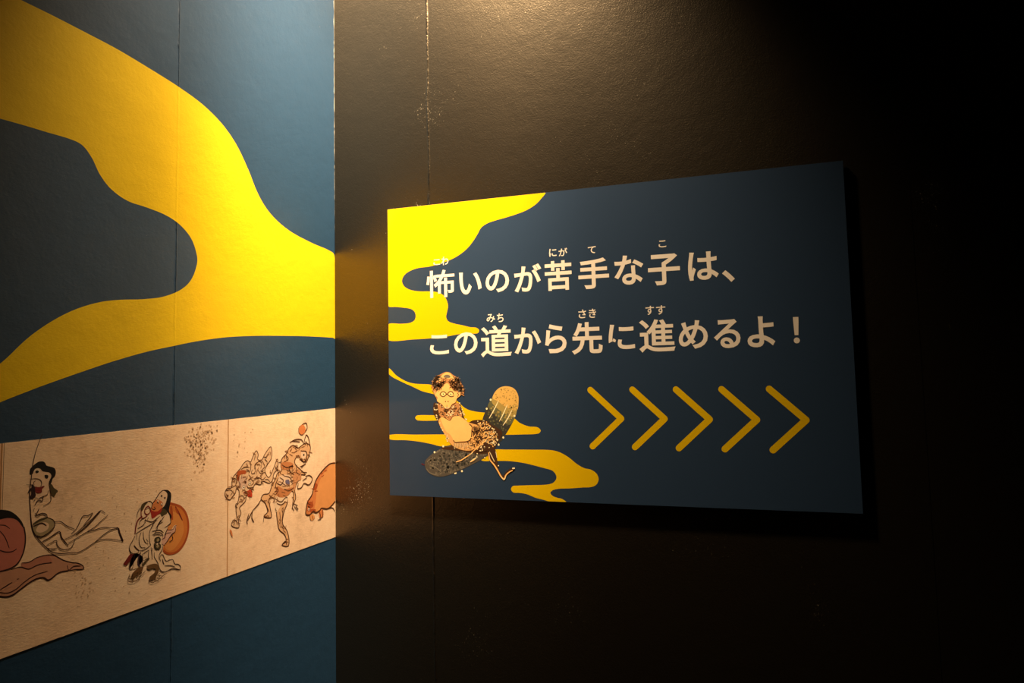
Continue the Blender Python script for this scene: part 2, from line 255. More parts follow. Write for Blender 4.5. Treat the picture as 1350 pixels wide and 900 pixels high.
# ------------------------------------------------------------------ art and lettering data (0.1 mm on the real walls)
ART = {
'wall_cloud': '''F yel 0 2 9414 19869 8917 20252 8187 20295 7389 20174 7041 20149 6601 20125 6086 20086 5523 20036 4905 19942 4326 19837 3804 19698 3356 19487 3002 19206 2693 18814 2437 18414 2174 18141 1835 17937 1410 17785 808 17665 77 17548 5 17420 5 16671 5 15669 85 15683 963 15692 1688 15684 2480 15664 3198 15621 3851 15541 4351 15454 4906 15350 5496 15205 5959 15071 6524 14899 6849 14791 7156 14683 7500 14537 8220 14235 8802 14019 9094 14109 9104 14356 8822 14530 8141 14749 7514 14962 7171 15184 6807 15531 6480 15768 6130 15953 5755 16080 5435 16137 4922 16188 4557 16260 4220 16404 4021 16582 3901 16855 3904 17018 4032 17287 4288 17490 4581 17599 4951 17657 5302 17696 5596 17822 5785 17999 5923 18217 6080 18369 6267 18411 6623 18416 6957 18421 7273 18419 7628 18412 8375 18442 9030 18653 9425 19178''',
'sign_cloud_top': '''F yel 0 2 1439 18365 3290 18365 5035 18365 4967 18275 4835 18156 4653 18062 4433 17997 4175 17945 3952 17907 3764 17861 3631 17787 3553 17672 3456 17541 3319 17396 3145 17277 2950 17190 2716 17126 2439 17074 2160 17058 1959 17007 1828 16927 1774 16816 1825 16699 1954 16620 2154 16573 2432 16554 2608 16527 2744 16460 2820 16351 2849 16228 2824 16108 2803 16005 2851 15917 3004 15859 3157 15825 3346 15776 3477 15760 3540 15710 3513 15650 3343 15646 3115 15645 2808 15608 2496 15585 2021 15574 1439 15575 1439 15749 1439 15916 1743 15912 1945 15921 2058 15969 2091 16055 2068 16144 1989 16208 1828 16244 1625 16272 1439 16309 1439 17344''',
'sign_cloud_middle': '''F yel 0 1 1439 14992 1615 14837 1850 14710 2062 14658 2473 14626 2810 14494 3030 14293 3209 14147 3408 14086 3684 14056 4073 14003 4264 13950 4377 13863 4564 13794 4752 13777 4817 13715 4767 13656 4447 13637 4064 13627 3199 13621 3122 13771 2962 13900 2594 13903 2115 13906 2053 13958 2104 14009 2514 14012 2802 14023 2766 14349 2470 14443 2229 14501 1977 14608 1721 14712 1439 14864
F yel 0 1 1439 13608 2048 13616 2734 13625 3079 13620 3076 13484 2668 13386 2422 13430 2131 13475 1835 13501 1439 13515''',
'sign_cloud_bottom': '''F yel 0 2 3825 13334 4058 13340 4628 13345 5000 13343 5183 13308 5362 13219 5539 13087 5680 13016 5821 12986 5925 12912 5957 12813 5912 12718 5811 12669 5633 12653 5381 12629 5163 12616 5035 12585 4985 12532 5032 12476 5122 12445 5213 12428 5299 12373 5099 12373 4934 12373 4864 12392 4679 12430 4494 12492 4344 12511 4211 12517 4167 12575 4202 12635 4290 12647 4611 12667 4872 12682 5038 12720 5114 12807 5098 12892 5026 12958 4880 12995 4658 13046 4433 13089 4130 13118 3821 13116 3547 13118 3510 13223''',
'bird': '''F b1 0 1 3789 14340 3850 14446 3969 14551 4125 14577 4278 14529 4359 14405 4367 14265 4325 14090 4272 13950 4184 13792 4064 13617 3985 13511 3828 13457 3676 13667 3583 13915 3625 14039 3687 14181
F b2 0 1 3703 14181 3789 14340 3850 14446 3969 14551 4125 14577 4278 14529 4359 14405 4367 14265 4325 14090 4272 13950 4184 13827 4069 13845 3879 14003
F b3 0 1 3787 14287 3850 14446 3969 14551 4125 14577 4278 14529 4359 14405 4367 14265 4325 14090 4272 13967 4074 14038 3882 14162
F b4 0 1 3816 14340 3850 14446 3969 14551 4125 14577 4278 14529 4359 14405 4367 14265 4325 14107 4077 14179 3924 14286
D b3 20 4109 13935 16 4299 14185 16 4285 14155 18 3877 14005 20 4201 14140 13 4266 14122 13 4058 13958 13 3911 14070 15 3818 14175 14 4146 14077 14 4231 14027 12 4021 13948 19 4331 14187 20 4251 14189 11 3951 13993 19 4317 14126 17 3939 14072 19 4208 14158 15 4100 13873 13 3920 14085 19 3775 14145 14 4056 14053 16 4090 13906 21 3990 14177 19 4246 14150 16 4216 14158 22 3908 14037 19 4006 14025 16 4023 14094 22 3816 14064 12 4036 14077 20 4262 14069 18 4203 13952 19 4196 14068 20 3899 14026 21 4154 14093 11 4127 13992 19 4066 14108 18 4009 13909 18 4220 14073 15 4179 13905 20 4056 14138 19 4151 13943 16 4083 13962 18 4109 13924 13 4175 14186 14 3997 13968 11 4149 13974 12 4019 14117 13 3808 14085 18 4014 14063 21 4093 14113 12 3898 14052 11 4240 14064 17 4108 14163 22 3934 13992 20 4232 14048 13 4124 14066 22 4094 13998 13 4075 13980
D b2 15 4021 13715 14 3919 13995 22 4008 13981 15 3953 13915 12 3838 13889 14 4021 13904 14 4109 13987 16 3840 13834 19 4032 13836 15 3845 13865 16 3843 13867 21 3820 13898 19 3914 13848 21 4026 13887 21 3893 13925 20 3790 13966 14 4060 13908 17 3759 13888 13 3954 13951 12 3998 13748 11 4110 13811 21 3756 13967 18 3910 14023 15 3708 14046 18 3724 14067 13 4082 13720 18 3919 13958 18 4064 14027 14 3983 13829 19 3984 13983 14 3967 14034 20 3945 13954 22 3713 14028 12 4055 13997 18 4131 14032 15 3877 13992 15 4017 13944 16 4031 13751 18 4144 13872 15 3992 13778
D b5 13 4294 14293 10 4292 14220 9 4086 14496 10 3928 14352 9 4293 14466 10 3991 14465 8 3966 14295 14 4313 14352 11 4191 14192 12 4186 14394 9 4218 14461 15 3887 14339 11 4033 14385 9 4212 14461 15 4173 14320 8 4240 14331 8 4110 14364 10 3879 14416 8 4006 14523 11 4104 14336 8 3891 14385 12 4119 14291 13 4035 14219 11 4308 14384 8 4266 14429 13 4009 14504 8 4261 14382 8 3891 14422 9 4062 14244 8 3992 14352 13 4061 14383 12 4173 14147 9 4211 14177 8 4256 14345 13 3996 14517 8 4133 14534 14 3914 14362 9 4322 14224 10 4065 14357 8 4260 14164 13 4118 14458 10 4251 14485 11 4307 14303 14 4316 14265 13 4152 14494 15 4064 14522 9 4048 14435 9 3970 14364 10 4272 14221 9 4099 14529
S crm 19 0.6 3940 14303 3843 14127 3725 13947
S crm 19 0.6 4124 14214 4035 14038 3946 13887
S crm 19 0.6 4222 14108 4130 13950 4022 13809
F b6 0 1 2271 13076 2356 13168 2460 13243 2668 13354 2873 13403 3034 13358 3273 13290 3511 13276 3747 13315 3667 13208 3428 13080 3187 12969 2985 12883 2781 12807 2577 12777 2392 12826 2282 12932
D b7 22 2433 12964 15 2568 12927 13 2987 13042 12 2827 13176 17 2723 13141 22 3241 13142 15 3018 12936 17 3094 12998 13 2688 13296 20 2780 13041 22 3257 13189 12 2670 12970 22 2583 13070 18 2620 12837 19 2829 13247 13 3123 13146 19 3221 13064 14 2802 12886 19 2715 13200 18 2608 13303 16 3273 13134 18 2711 13193 13 3054 13035 19 2558 13030 21 2384 13083 19 3533 13232 13 2506 13018 17 2581 13143 18 2415 13125 18 2810 13278 17 2804 12989 20 2397 12942 17 2704 13276 22 2776 12962 17 2818 13190 15 3074 13191 14 2370 13115 17 2671 13287 12 2818 12863 12 2778 12924 11 3323 13163 16 2640 13101 17 2593 12837 15 2939 13296 16 2828 12942 12 3163 13021 21 2854 12894 22 3342 13132 16 3621 13240 15 2667 13096 13 3195 13280 16 2920 13301 14 3106 13272 20 2880 13203 13 2801 12943 16 2450 13003 18 2798 13094 18 3584 13227 20 2656 13057 20 2482 13086 18 2865 13082 12 2822 13162 19 2703 13106 22 3010 12979 22 2711 13251 20 2406 13102 22 3011 13143 21 2705 13055 17 2489 13153 17 3062 13236 23 2765 13264 21 2659 13195 21 3292 13212 18 3139 13145 22 2635 13201 13 2888 12883 11 3287 13061 13 2354 13029 18 3262 13035 13 2597 12850 13 2386 12980 19 2392 13095 21 2394 13002 15 2462 12946 21 3312 13084 14 2930 13260 14 2653 12852 13 2422 13151 19 2872 13022 17 2541 13263 18 3220 13117 18 2663 13083 20 3187 13131 12 3415 13198 22 2652 13153 19 2657 13014 12 3329 13175 14 3150 12976 13 2852 13171 16 2387 12964 22 2711 13244 16 2984 13287 13 3060 13194 13 2438 12938 23 3026 13298 14 3030 13119 17 2879 13232 18 2738 12923 18 2893 12873 20 2975 13196 20 2648 13095 14 3114 13274 19 2423 13103 15 3081 13214 15 2465 12941 17 3092 13018 22 2683 13165 16 2482 13118 19 2864 12913 17 2757 12964 20 3250 13034 12 2517 13080 13 3019 13098 21 2571 12836 19 2620 12911 14 2818 13009 19 2675 13331 17 3078 12965 20 2888 13183 20 2803 13034 12 2897 12990 13 2650 12906 21 2917 13116 12 2941 13074 21 3121 12980 16 2763 13286 16 2704 12964 22 2522 12846 16 3224 13233 12 2908 13131 19 2911 12949 19 2860 13003 15 2900 13242 20 2638 12987 21 2561 13061 18 2797 13289 15 2792 13264 12 2877 13285 22 3412 13182 17 3105 12959 22 3371 13118 13 3115 13070 21 2875 13114 21 2613 13184 14 2397 13056 12 3189 13042 15 3276 13138 13 2717 12991 19 3001 13298 17 2356 13068 15 2900 13262 19 2909 13303 13 2632 13187 15 2706 12861 23 2432 13155 14 2421 13156 12 3212 13110 19 3449 13181 12 2907 12896 15 2611 13189 21 2768 13079 19 3065 13112 16 3125 13137 22 2480 13108 18 2715 13150 16 3095 13253 22 2446 12945 19 3141 13198 14 2347 13097 17 2747 12983 15 2541 13091 21 3141 13286 22 2798 12938 20 2475 12950 13 2918 13198 16 2851 12864 17 2645 13019 15 3123 13112 17 3184 13219 22 3079 13086 15 3340 13190 22 3123 13260 15 2362 13075 16 3353 13233 12 2724 13210 15 2648 13249 11 3262 13096 21 2709 12903 15 2817 13046 12 2920 13278 23 2636 13147 20 2952 12915 16 3096 13178 21 2728 13013 13 3356 13196 14 2711 13220 14 3188 13048 22 3279 13240 20 2461 13029 21 3278 13098 12 3141 12993 18 2554 13096 16 2428 12952 21 2939 13074 18 2708 13051 14 3179 13185 19 2932 13034 18 2483 13104 22 2568 13282 15 2329 13075
D b1 25 2631 13126 12 3191 13040 25 2704 13179 19 2930 13193 22 2976 13240 19 3219 13104 16 2993 13020 21 3182 13150 25 3107 13019 21 3204 13209 19 3256 13211 23 3012 12995 26 2928 13060 26 2801 12994 22 2547 12962 24 3028 12967 21 2615 13089 26 2528 13113 20 2811 12971 24 3163 13034 21 2982 13093 26 3057 13284 12 2798 13086 16 2658 12899 15 2774 12952 25 3163 13064 15 2966 13163 26 2791 12971 16 2837 13195 13 3124 13101 14 3015 13189 20 2923 12975 25 3379 13175 22 2731 12875 26 3416 13247 13 3047 13175 18 2911 13080 19 2786 12894 15 2784 12967 15 2910 13258 22 3012 13016 14 3012 13147 22 2893 13298 16 2819 13201 24 2983 13214 13 2974 13275 12 2767 12994 20 2908 12944 12 2683 13199 18 3014 13227 13 2978 12968 16 2772 12879 14 2829 13153 17 2698 13077 26 2744 13123 23 2666 12981 22 3109 13102 15 2915 13220 16 2830 13124 14 3282 13099 15 2508 13099 16 3135 13153 19 2780 13040 19 2974 13012 23 3115 13054 18 3212 13225 15 3186 13167 18 3169 13154 26 3201 13214 21 2654 13049 21 2762 12918 24 3211 13248 23 2764 13035 17 2803 13187 21 2958 13063 21 2574 13047 19 2985 13123 20 2852 12976 20 2586 12886 20 3248 13075 13 3071 13256 13 3231 13159 13 3265 13143 21 3262 13216 11 3196 13190 18 2700 12985 15 3074 13176 25 3039 13045 21 3097 13092 15 3123 13132
S b8 30 0.2 2258 13004 2187 13028
S crm 20 0.5 2976 13079 3110 13121 3251 13194 3360 13274
S crm 20 0.5 3289 13088 3390 13150 3462 13187
S b7 20 0.35 2395 13006 2498 12972 2640 12868
S b7 20 0.35 2298 12932 2392 12844 2577 12802
D crm 23 2494 13265 23 2693 13386 23 3106 12900 22 3678 14138 22 3768 14315 22 4025 13574 22 3921 13433 22 4273 13995
S crm 39 0.35 2936 12846 2985 12862
F bd 0 1 2509 14271 2473 14089 2573 13878 2682 13697 2813 13499 2872 13392 2668 13365 2647 13335 3033 13305 3392 13257 3510 13241 3668 13261 3826 13351 3926 13510 4007 13669 3874 13774 3680 13861 3563 13915 3365 13907 3244 13861 3166 13986 3070 14256 2886 14167 2681 14168
F ff 0 1 2594 13878 2678 13986 2964 14004 3164 13896 3363 13843 3678 13738 3712 13526 3513 13382 3273 13308 3033 13341 2873 13428 2754 13589
F hr 0 1 2600 14259 3050 14256 3088 14130 3126 13986 2984 13968 2901 13885 2800 13950 2637 13986 2597 14096
S bd 15 0.5 2946 14138 2975 14152 2997 14172
S bd 15 0.5 2946 14068 2920 14085 2889 14093
S bd 15 0.5 2786 14044 2768 14068 2776 14096
S bd 15 0.5 3027 14010 3016 13983 3003 13956
S bd 15 0.5 2936 14072 2966 14084 2992 14101
S bd 15 0.5 2678 14062 2689 14035 2718 14022
S bd 15 0.5 2856 14043 2855 14014 2863 13986
S bd 15 0.5 2945 14170 2968 14190 2995 14207
S bd 15 0.5 2724 14081 2757 14083 2779 14105
S bd 15 0.5 2715 14076 2739 14096 2755 14122
S bd 15 0.5 2742 14111 2769 14095 2787 14071
S bd 15 0.5 2770 14088 2748 14109 2730 14133
S bd 15 0.5 2924 14092 2911 14119 2880 14127
S bd 15 0.5 3031 14022 3050 13999 3062 13973
S bd 15 0.5 3027 14056 3028 14028 3011 14003
S bd 15 0.5 2958 14117 2963 14088 2940 14068
S bd 15 0.5 2842 14185 2860 14161 2892 14154
S bd 15 0.5 2712 14050 2688 14030 2657 14019
S bd 15 0.5 2749 14085 2775 14067 2798 14047
S bd 15 0.5 2822 14007 2814 13978 2822 13951
S bd 15 0.5 2785 14212 2752 14210 2722 14198
S bd 15 0.5 2953 14191 2940 14164 2944 14136
S bd 15 0.5 2781 14197 2769 14224 2744 14243
S bd 15 0.5 2742 14203 2769 14187 2800 14197
S bd 15 0.5 2870 14173 2859 14200 2872 14226
S bd 15 0.5 2726 13998 2701 14016 2673 14032
S bd 15 0.5 2879 14172 2871 14200 2890 14224
S bd 15 0.5 2957 14127 2988 14136 3017 14150
S bd 15 0.5 2796 14088 2829 14089 2850 14068
S bd 15 0.5 3073 14060 3067 14088 3094 14105
S bd 15 0.5 2996 14119 2978 14142 2962 14168
S bd 15 0.5 2906 14159 2889 14184 2902 14210
S bd 15 0.5 2654 14152 2673 14176 2676 14205
S bd 15 0.5 2668 14175 2701 14175 2728 14159
S bd 15 0.5 2713 14197 2680 14195 2654 14213
S bd 15 0.5 2928 14011 2940 14038 2935 14066
S bd 15 0.5 2822 14141 2790 14147 2758 14150
S bd 15 0.5 3000 14075 3032 14078 3065 14076
S bd 15 0.5 2997 14178 3005 14150 3016 14123
S bd 15 0.5 2818 13999 2786 14004 2754 14000
S bd 15 0.5 2863 14198 2865 14169 2856 14141
S bd 15 0.5 2905 14139 2877 14153 2845 14147
S bd 15 0.5 2878 14110 2891 14084 2882 14056
S bd 15 0.5 2926 14153 2919 14125 2908 14098
S bd 15 0.5 2762 14117 2730 14108 2702 14123
S bd 15 0.5 2797 14099 2774 14119 2742 14125
S bd 15 0.5 2735 13999 2743 13971 2766 13951
S bd 15 0.5 2854 14122 2877 14101 2869 14073
S bd 15 0.5 2638 14204 2627 14231 2599 14246
S bd 15 0.5 2717 14056 2688 14068 2662 14086
S bd 15 0.5 3045 14066 3070 14048 3082 14021
S bd 15 0.5 2694 14218 2715 14195 2726 14168
S bd 15 0.5 3089 14035 3078 14062 3077 14091
S bd 15 0.5 3061 14109 3092 14117 3117 14099
S bd 15 0.5 2956 13996 2988 13994 3017 13981
S bd 15 0.5 2824 14119 2809 14093 2780 14080
S bd 15 0.5 2966 14127 2935 14119 2904 14109
S bd 15 0.5 2775 14118 2805 14106 2835 14116
S bd 15 0.5 2938 14026 2906 14022 2885 14044
S bd 15 0.5 2652 14077 2629 14056 2604 14037
S bd 15 0.5 3029 14075 3039 14102 3066 14118
S bd 15 0.5 2808 14192 2824 14218 2821 14246
S bd 15 0.5 3045 14111 3064 14135 3071 14163
S bd 15 0.5 2879 14097 2869 14069 2837 14062
S bd 15 0.5 2953 14170 2948 14198 2935 14224
S bd 15 0.5 2940 14141 2939 14170 2960 14193
S bd 15 0.5 2763 14195 2773 14168 2757 14142
S bd 15 0.5 2732 14010 2735 14039 2724 14066
S bd 15 0.5 2859 14205 2873 14179 2904 14172
S bd 15 0.5 2687 14082 2656 14073 2631 14091
S crm 13 0.5 2940 14167 2934 14188 2946 14207
S crm 13 0.5 2821 14059 2832 14079 2853 14090
S crm 13 0.5 2784 14200 2760 14204 2744 14188
S crm 13 0.5 2755 14159 2733 14169 2709 14163
S crm 13 0.5 2671 14236 2649 14226 2628 14213
S crm 13 0.5 2928 14106 2916 14087 2928 14068
S crm 13 0.5 3072 14048 3096 14049 3116 14037
S crm 13 0.5 2861 14044 2844 14060 2843 14082
S crm 13 0.5 2717 14204 2732 14221 2739 14242
S crm 13 0.5 2802 14048 2798 14027 2775 14020
S crm 13 0.5 2738 14188 2727 14169 2702 14165
S crm 13 0.5 2891 14020 2866 14019 2852 14036
S crm 13 0.5 2680 14182 2699 14196 2723 14197
S crm 13 0.5 2910 14044 2887 14035 2870 14019
S crm 13 0.5 3060 14102 3081 14091 3080 14069
S crm 13 0.5 2918 14111 2894 14111 2870 14117
S crm 13 0.5 2851 14004 2875 14006 2898 13998
S crm 13 0.5 2964 14187 2943 14176 2934 14155
S crm 13 0.5 3007 14022 3008 14000 3025 13985
S crm 13 0.5 2927 14055 2908 14041 2904 14019
S crm 13 0.5 2932 14036 2941 14056 2953 14075
S crm 13 0.5 2815 14221 2818 14199 2810 14179
S crm 13 0.5 2887 14060 2908 14071 2927 14084
S crm 13 0.5 2805 13987 2817 14006 2840 14013
S crm 13 0.5 2927 14150 2909 14164 2902 14185
D crm 11 2626 13857 10 2763 13540 13 2618 13850 12 2575 13927 10 2648 13764 12 2501 14152 14 2785 13569 9 2572 14130 14 2797 13559 13 2777 13550 12 2565 13930 11 2815 13550 14 2541 14236 9 2738 13630 13 2544 14013 10 2558 14002 12 2578 14233 14 2792 13490 14 2576 13918 13 2543 14121 10 2779 13514 11 2536 14235 15 2505 14127 15 2498 14155 10 2563 13967 9 2787 13611 10 2779 13547 12 2545 13973 14 2685 13710 11 2796 13557 13 3205 13936 10 3086 14181 15 3079 14252 10 3184 14017 11 3133 14059 10 3140 14061 11 3215 13940 10 3167 14050 8 3124 14153 13 3133 14125 14 3172 14019 15 3225 13924 10 3153 14085 15 3173 14036
F sk 0 1 2643 13953 2704 13971 2797 13933 2857 13905 2932 13992 3038 14000 3117 13970 3208 13906 3299 13829 3344 13771 3334 13584 3300 13519 3227 13490 3108 13474 2989 13469 2936 13498 2872 13604 2753 13698 2681 13840
S bd 23 0.2 3286 13835 3344 13783 3342 13701 3331 13584 3293 13514 3214 13484 3082 13474 2963 13469 2923 13510
S bd 13 0.3 2704 13971 2797 13929 2857 13905 2925 13988 3038 14000
S bd 15 0.6 2936 13454 2931 13327
S crm 13 0.6 2948 13449 2940 13343
S bd 15 0.6 2961 13454 2948 13381
S crm 13 0.6 2973 13449 2954 13334
S bd 15 0.6 2986 13454 2972 13349
S crm 13 0.6 2998 13450 3001 13354
S bd 15 0.6 3011 13454 3008 13323
S crm 13 0.6 3023 13450 3028 13364
S bd 15 0.6 3036 13455 3032 13349
S crm 13 0.6 3048 13450 3048 13374
S bd 15 0.6 3062 13455 3046 13366
S crm 13 0.6 3073 13450 3080 13330
S bd 15 0.6 3087 13455 3079 13339
S crm 13 0.6 3099 13451 3097 13346
S bd 15 0.6 3112 13456 3103 13359
S crm 13 0.6 3124 13451 3139 13324
S bd 15 0.6 3137 13456 3126 13376
S crm 13 0.6 3149 13451 3164 13353
S bd 15 0.6 3162 13456 3168 13340
S crm 13 0.6 3174 13452 3183 13323
S bd 15 0.6 3187 13456 3180 13321
S crm 13 0.6 3199 13452 3201 13377
S bd 15 0.6 3212 13457 3212 13347
S crm 13 0.6 3224 13452 3243 13345
S bd 14 0.6 3237 13457 3260 13373
S crm 13 0.6 3249 13452 3257 13345
S bd 14 0.6 3262 13457 3275 13334
S crm 13 0.6 3273 13453 3288 13376
S bd 14 0.6 3287 13457 3307 13327
S crm 13 0.6 3298 13453 3302 13331
S bd 14 0.6 3311 13458 3310 13336
S crm 13 0.6 3323 13453 3345 13364
S bd 14 0.6 3336 13458 3340 13369
S crm 13 0.6 3348 13453 3372 13350
S bd 18 0.5 3381 13740 3469 13796
S bd 18 0.5 3468 13804 3571 13880
S bd 18 0.5 3382 13730 3475 13778
S bd 18 0.5 3481 13785 3590 13846
S bd 18 0.5 3383 13721 3479 13764
S bd 18 0.5 3490 13768 3603 13816
S bd 18 0.5 3385 13710 3485 13742
S bd 18 0.5 3498 13748 3614 13783
S bd 18 0.5 3386 13700 3489 13721
S bd 18 0.5 3507 13720 3626 13728
S bd 18 0.5 3387 13689 3492 13696
S bd 18 0.5 3510 13702 3628 13698
S bd 18 0.5 3387 13678 3492 13673
S bd 18 0.5 3511 13683 3627 13668
S bd 18 0.5 3387 13667 3490 13653
S bd 18 0.5 3510 13658 3621 13621
S bd 18 0.5 3387 13657 3487 13631
S bd 18 0.5 3507 13637 3612 13586
S bd 18 0.5 3385 13645 3479 13603
S bd 18 0.5 3502 13617 3601 13554
S bd 18 0.5 3385 13636 3476 13590
S bd 18 0.5 3494 13596 3585 13518
S bd 18 0.5 3382 13624 3463 13564
S bd 18 0.5 3488 13581 3573 13495
S bd 18 0.5 3380 13614 3454 13546
S bd 18 0.5 3479 13563 3555 13467
S bd 18 0.5 3376 13603 3438 13525
S bd 18 0.5 3462 13541 3521 13431
S bd 18 0.5 3373 13593 3425 13509
S bd 18 0.5 3458 13530 3514 13418
F bd 0 1 3509 13900 3639 13912 3753 13842 3853 13704 3837 13542 3795 13380 3652 13309 3497 13283 3419 13305 3578 13447 3632 13586 3597 13749
D crm 10 3656 13481 16 3720 13371 13 3543 13396 12 3478 13890 10 3572 13828 12 3532 13310 16 3696 13579 15 3805 13459 11 3566 13342 13 3572 13454 15 3525 13833 12 3793 13614 11 3688 13501 10 3740 13679 15 3579 13442 15 3650 13506 14 3532 13374 10 3675 13547 13 3818 13668 14 3615 13371 10 3588 13518 10 3825 13583 10 3727 13752 13 3814 13499 12 3656 13620 13 3600 13900 11 3587 13842 12 3717 13455 16 3689 13614 15 3507 13845 13 3684 13610 14 3546 13378 9 3619 13898 11 3655 13684 15 3756 13582 10 3737 13770 12 3495 13847 9 3696 13783 15 3789 13752 13 3664 13768 13 3614 13369 16 3557 13808 10 3669 13607 10 3787 13477 12 3505 13842 10 3702 13469 10 3638 13838 9 3697 13471 14 3614 13388 13 3603 13904 11 3837 13735 9 3715 13339 9 3683 13505 16 3572 13481 16 3718 13648
D sk 14 3776 13634 16 3624 13827 15 3693 13613 19 3701 13623 13 3720 13688 18 3732 13577 11 3487 13366 18 3675 13832 17 3705 13567 18 3629 13666 17 3603 13863 16 3581 13482 17 3561 13755 10 3696 13524 19 3718 13521 19 3689 13641 14 3519 13824 16 3629 13779 18 3599 13482 13 3679 13775 11 3624 13731 14 3456 13342 18 3601 13759 15 3783 13650 11 3661 13670 19 3652 13747 19 3629 13537 19 3592 13706 19 3608 13643 10 3685 13630 14 3490 13840 18 3691 13476 17 3516 13437 18 3533 13857 15 3547 13790 12 3597 13574 13 3600 13626 15 3687 13675 10 3701 13740 16 3616 13494 16 3711 13511 18 3695 13742 16 3654 13597 12 3617 13835 14 3717 13809 14 3792 13634 15 3778 13657 11 3504 13403 17 3544 13777 13 3751 13633
D crm 12 3795 13748 9 3789 13533 10 3837 13508 9 3855 13431 14 3807 13681 9 3827 13691 9 3817 13685 11 3845 13432 13 3802 13685 9 3873 13464 11 3796 13567 13 3862 13680 13 3878 13568 14 3857 13487 10 3892 13512 12 3796 13528 10 3837 13448 10 3889 13641 13 3827 13659 10 3756 13785 11 3830 13477 14 3895 13613 10 3797 13692 14 3876 13569 10 3822 13489 14 3808 13476 11 3829 13423 9 3777 13608 11 3816 13740 11 3843 13501 12 3815 13709 15 3884 13541 14 3892 13612 13 3906 13528
D sk 14 3796 13651 13 3796 13693 10 3842 13574 8 3812 13608 11 3711 13834 8 3820 13494 14 3832 13659 13 3879 13583 11 3819 13514 13 3815 13581 9 3847 13577 14 3739 13801 10 3785 13427 14 3670 13874 8 3796 13694 13 3872 13599 14 3767 13690 8 3847 13535 14 3800 13701 9 3772 13443 7 3801 13710 10 3811 13638 13 3799 13397 9 3846 13651 12 3760 13678 9 3860 13488 14 3805 13705 10 3781 13525 9 3768 13655 10 3830 13641 13 3819 13471 9 3751 13447 8 3814 13553 12 3745 13525 12 3771 13542 11 3757 13648 10 3769 13589 10 3853 13495 7 3714 13807 14 3857 13601
S sk 19 0.5 3514 13643 3558 13635 3594 13660
S sk 19 0.5 3498 13436 3543 13441 3580 13418
S sk 19 0.5 3301 13414 3258 13398 3224 13370
S sk 19 0.5 3533 13693 3570 13671 3611 13689
S sk 19 0.5 3354 13416 3383 13448 3425 13463
S sk 19 0.5 3319 13470 3364 13475 3385 13512
S sk 19 0.5 3501 13787 3539 13809 3580 13828
S sk 19 0.5 3500 13758 3516 13797 3496 13833
S sk 19 0.5 3493 13680 3527 13654 3536 13614
S sk 19 0.5 3534 13602 3579 13606 3608 13576
S sk 19 0.5 3503 13778 3505 13819 3478 13852
S sk 19 0.5 3423 13597 3467 13609 3511 13599
S sk 19 0.5 3556 13672 3513 13658 3478 13631
S sk 19 0.5 3373 13443 3329 13431 3287 13414
S sk 19 0.5 3331 13366 3288 13379 3267 13415
S sk 19 0.5 3488 13503 3507 13541 3499 13580
S sk 19 0.5 3569 13453 3532 13429 3486 13424
S sk 19 0.5 3646 13672 3604 13656 3571 13683
S sk 19 0.5 3547 13736 3531 13697 3561 13668
S sk 19 0.5 3374 13535 3419 13537 3450 13508
S sk 19 0.5 3309 13388 3340 13359 3356 13321
S sk 19 0.5 3549 13776 3503 13776 3458 13776
S sk 19 0.5 3637 13608 3612 13574 3567 13570
S sk 19 0.5 3436 13453 3476 13435 3521 13441
S sk 19 0.5 3493 13432 3538 13428 3581 13441
S sk 19 0.5 3568 13633 3582 13672 3625 13687
S sk 19 0.5 3391 13545 3428 13522 3471 13511
S sk 19 0.5 3432 13638 3404 13605 3380 13570
S sk 19 0.5 3384 13536 3353 13565 3307 13568
S sk 19 0.5 3594 13672 3599 13632 3626 13600
S bd 13 0.5 3517 13749 3499 13717 3479 13686
S bd 13 0.5 3494 13724 3469 13696 3431 13702
S bd 13 0.5 3609 13584 3620 13551 3657 13545
S bd 13 0.5 3304 13450 3304 13485 3313 13520
S bd 13 0.5 3497 13683 3466 13661 3453 13627
S bd 13 0.5 3513 13728 3497 13696 3485 13662
S bd 13 0.5 3405 13797 3383 13768 3392 13735
S bd 13 0.5 3670 13689 3673 13724 3655 13755
S bd 13 0.5 3493 13462 3463 13483 3424 13488
S bd 13 0.5 3451 13607 3488 13596 3494 13562
S bd 13 0.5 3380 13383 3387 13417 3368 13447
S bd 13 0.5 3548 13724 3513 13740 3492 13769
S bd 13 0.5 3534 13446 3572 13456 3609 13448
S bd 13 0.5 3424 13468 3441 13499 3473 13521
S bd 13 0.5 3412 13376 3392 13405 3399 13440
S bd 13 0.5 3378 13641 3382 13676 3360 13705
S bd 13 0.5 3521 13579 3486 13563 3457 13539
S bd 13 0.5 3491 13731 3467 13703 3442 13676
S bd 13 0.5 3450 13610 3415 13593 3396 13562
S bd 13 0.5 3389 13605 3373 13637 3381 13671
S bd 13 0.5 3634 13695 3595 13693 3556 13688
S bd 13 0.5 3518 13715 3531 13683 3549 13652
S bd 13 0.5 3512 13519 3479 13501 3442 13489
S bd 13 0.5 3589 13537 3560 13561 3526 13576
S bd 13 0.5 3336 13440 3338 13475 3342 13510
S bd 13 0.5 3349 13340 3385 13328 3424 13329
S bd 13 0.5 3488 13462 3460 13437 3434 13410
S bd 13 0.5 3370 13472 3409 13472 3445 13486
S bd 13 0.5 3515 13572 3537 13544 3555 13514
S bd 13 0.5 3356 13470 3345 13436 3359 13404
S bd 13 0.5 3634 13607 3646 13641 3650 13675
S bd 13 0.5 3493 13449 3461 13467 3439 13496
S bd 13 0.5 3380 13441 3347 13421 3309 13413
S bd 13 0.5 3551 13784 3579 13809 3570 13842
S bd 13 0.5 3659 13605 3690 13626 3718 13651
S bd 13 0.5 3525 13663 3515 13629 3519 13594
S bd 13 0.5 3500 13723 3539 13726 3577 13717
S bd 13 0.5 3586 13614 3571 13581 3534 13569
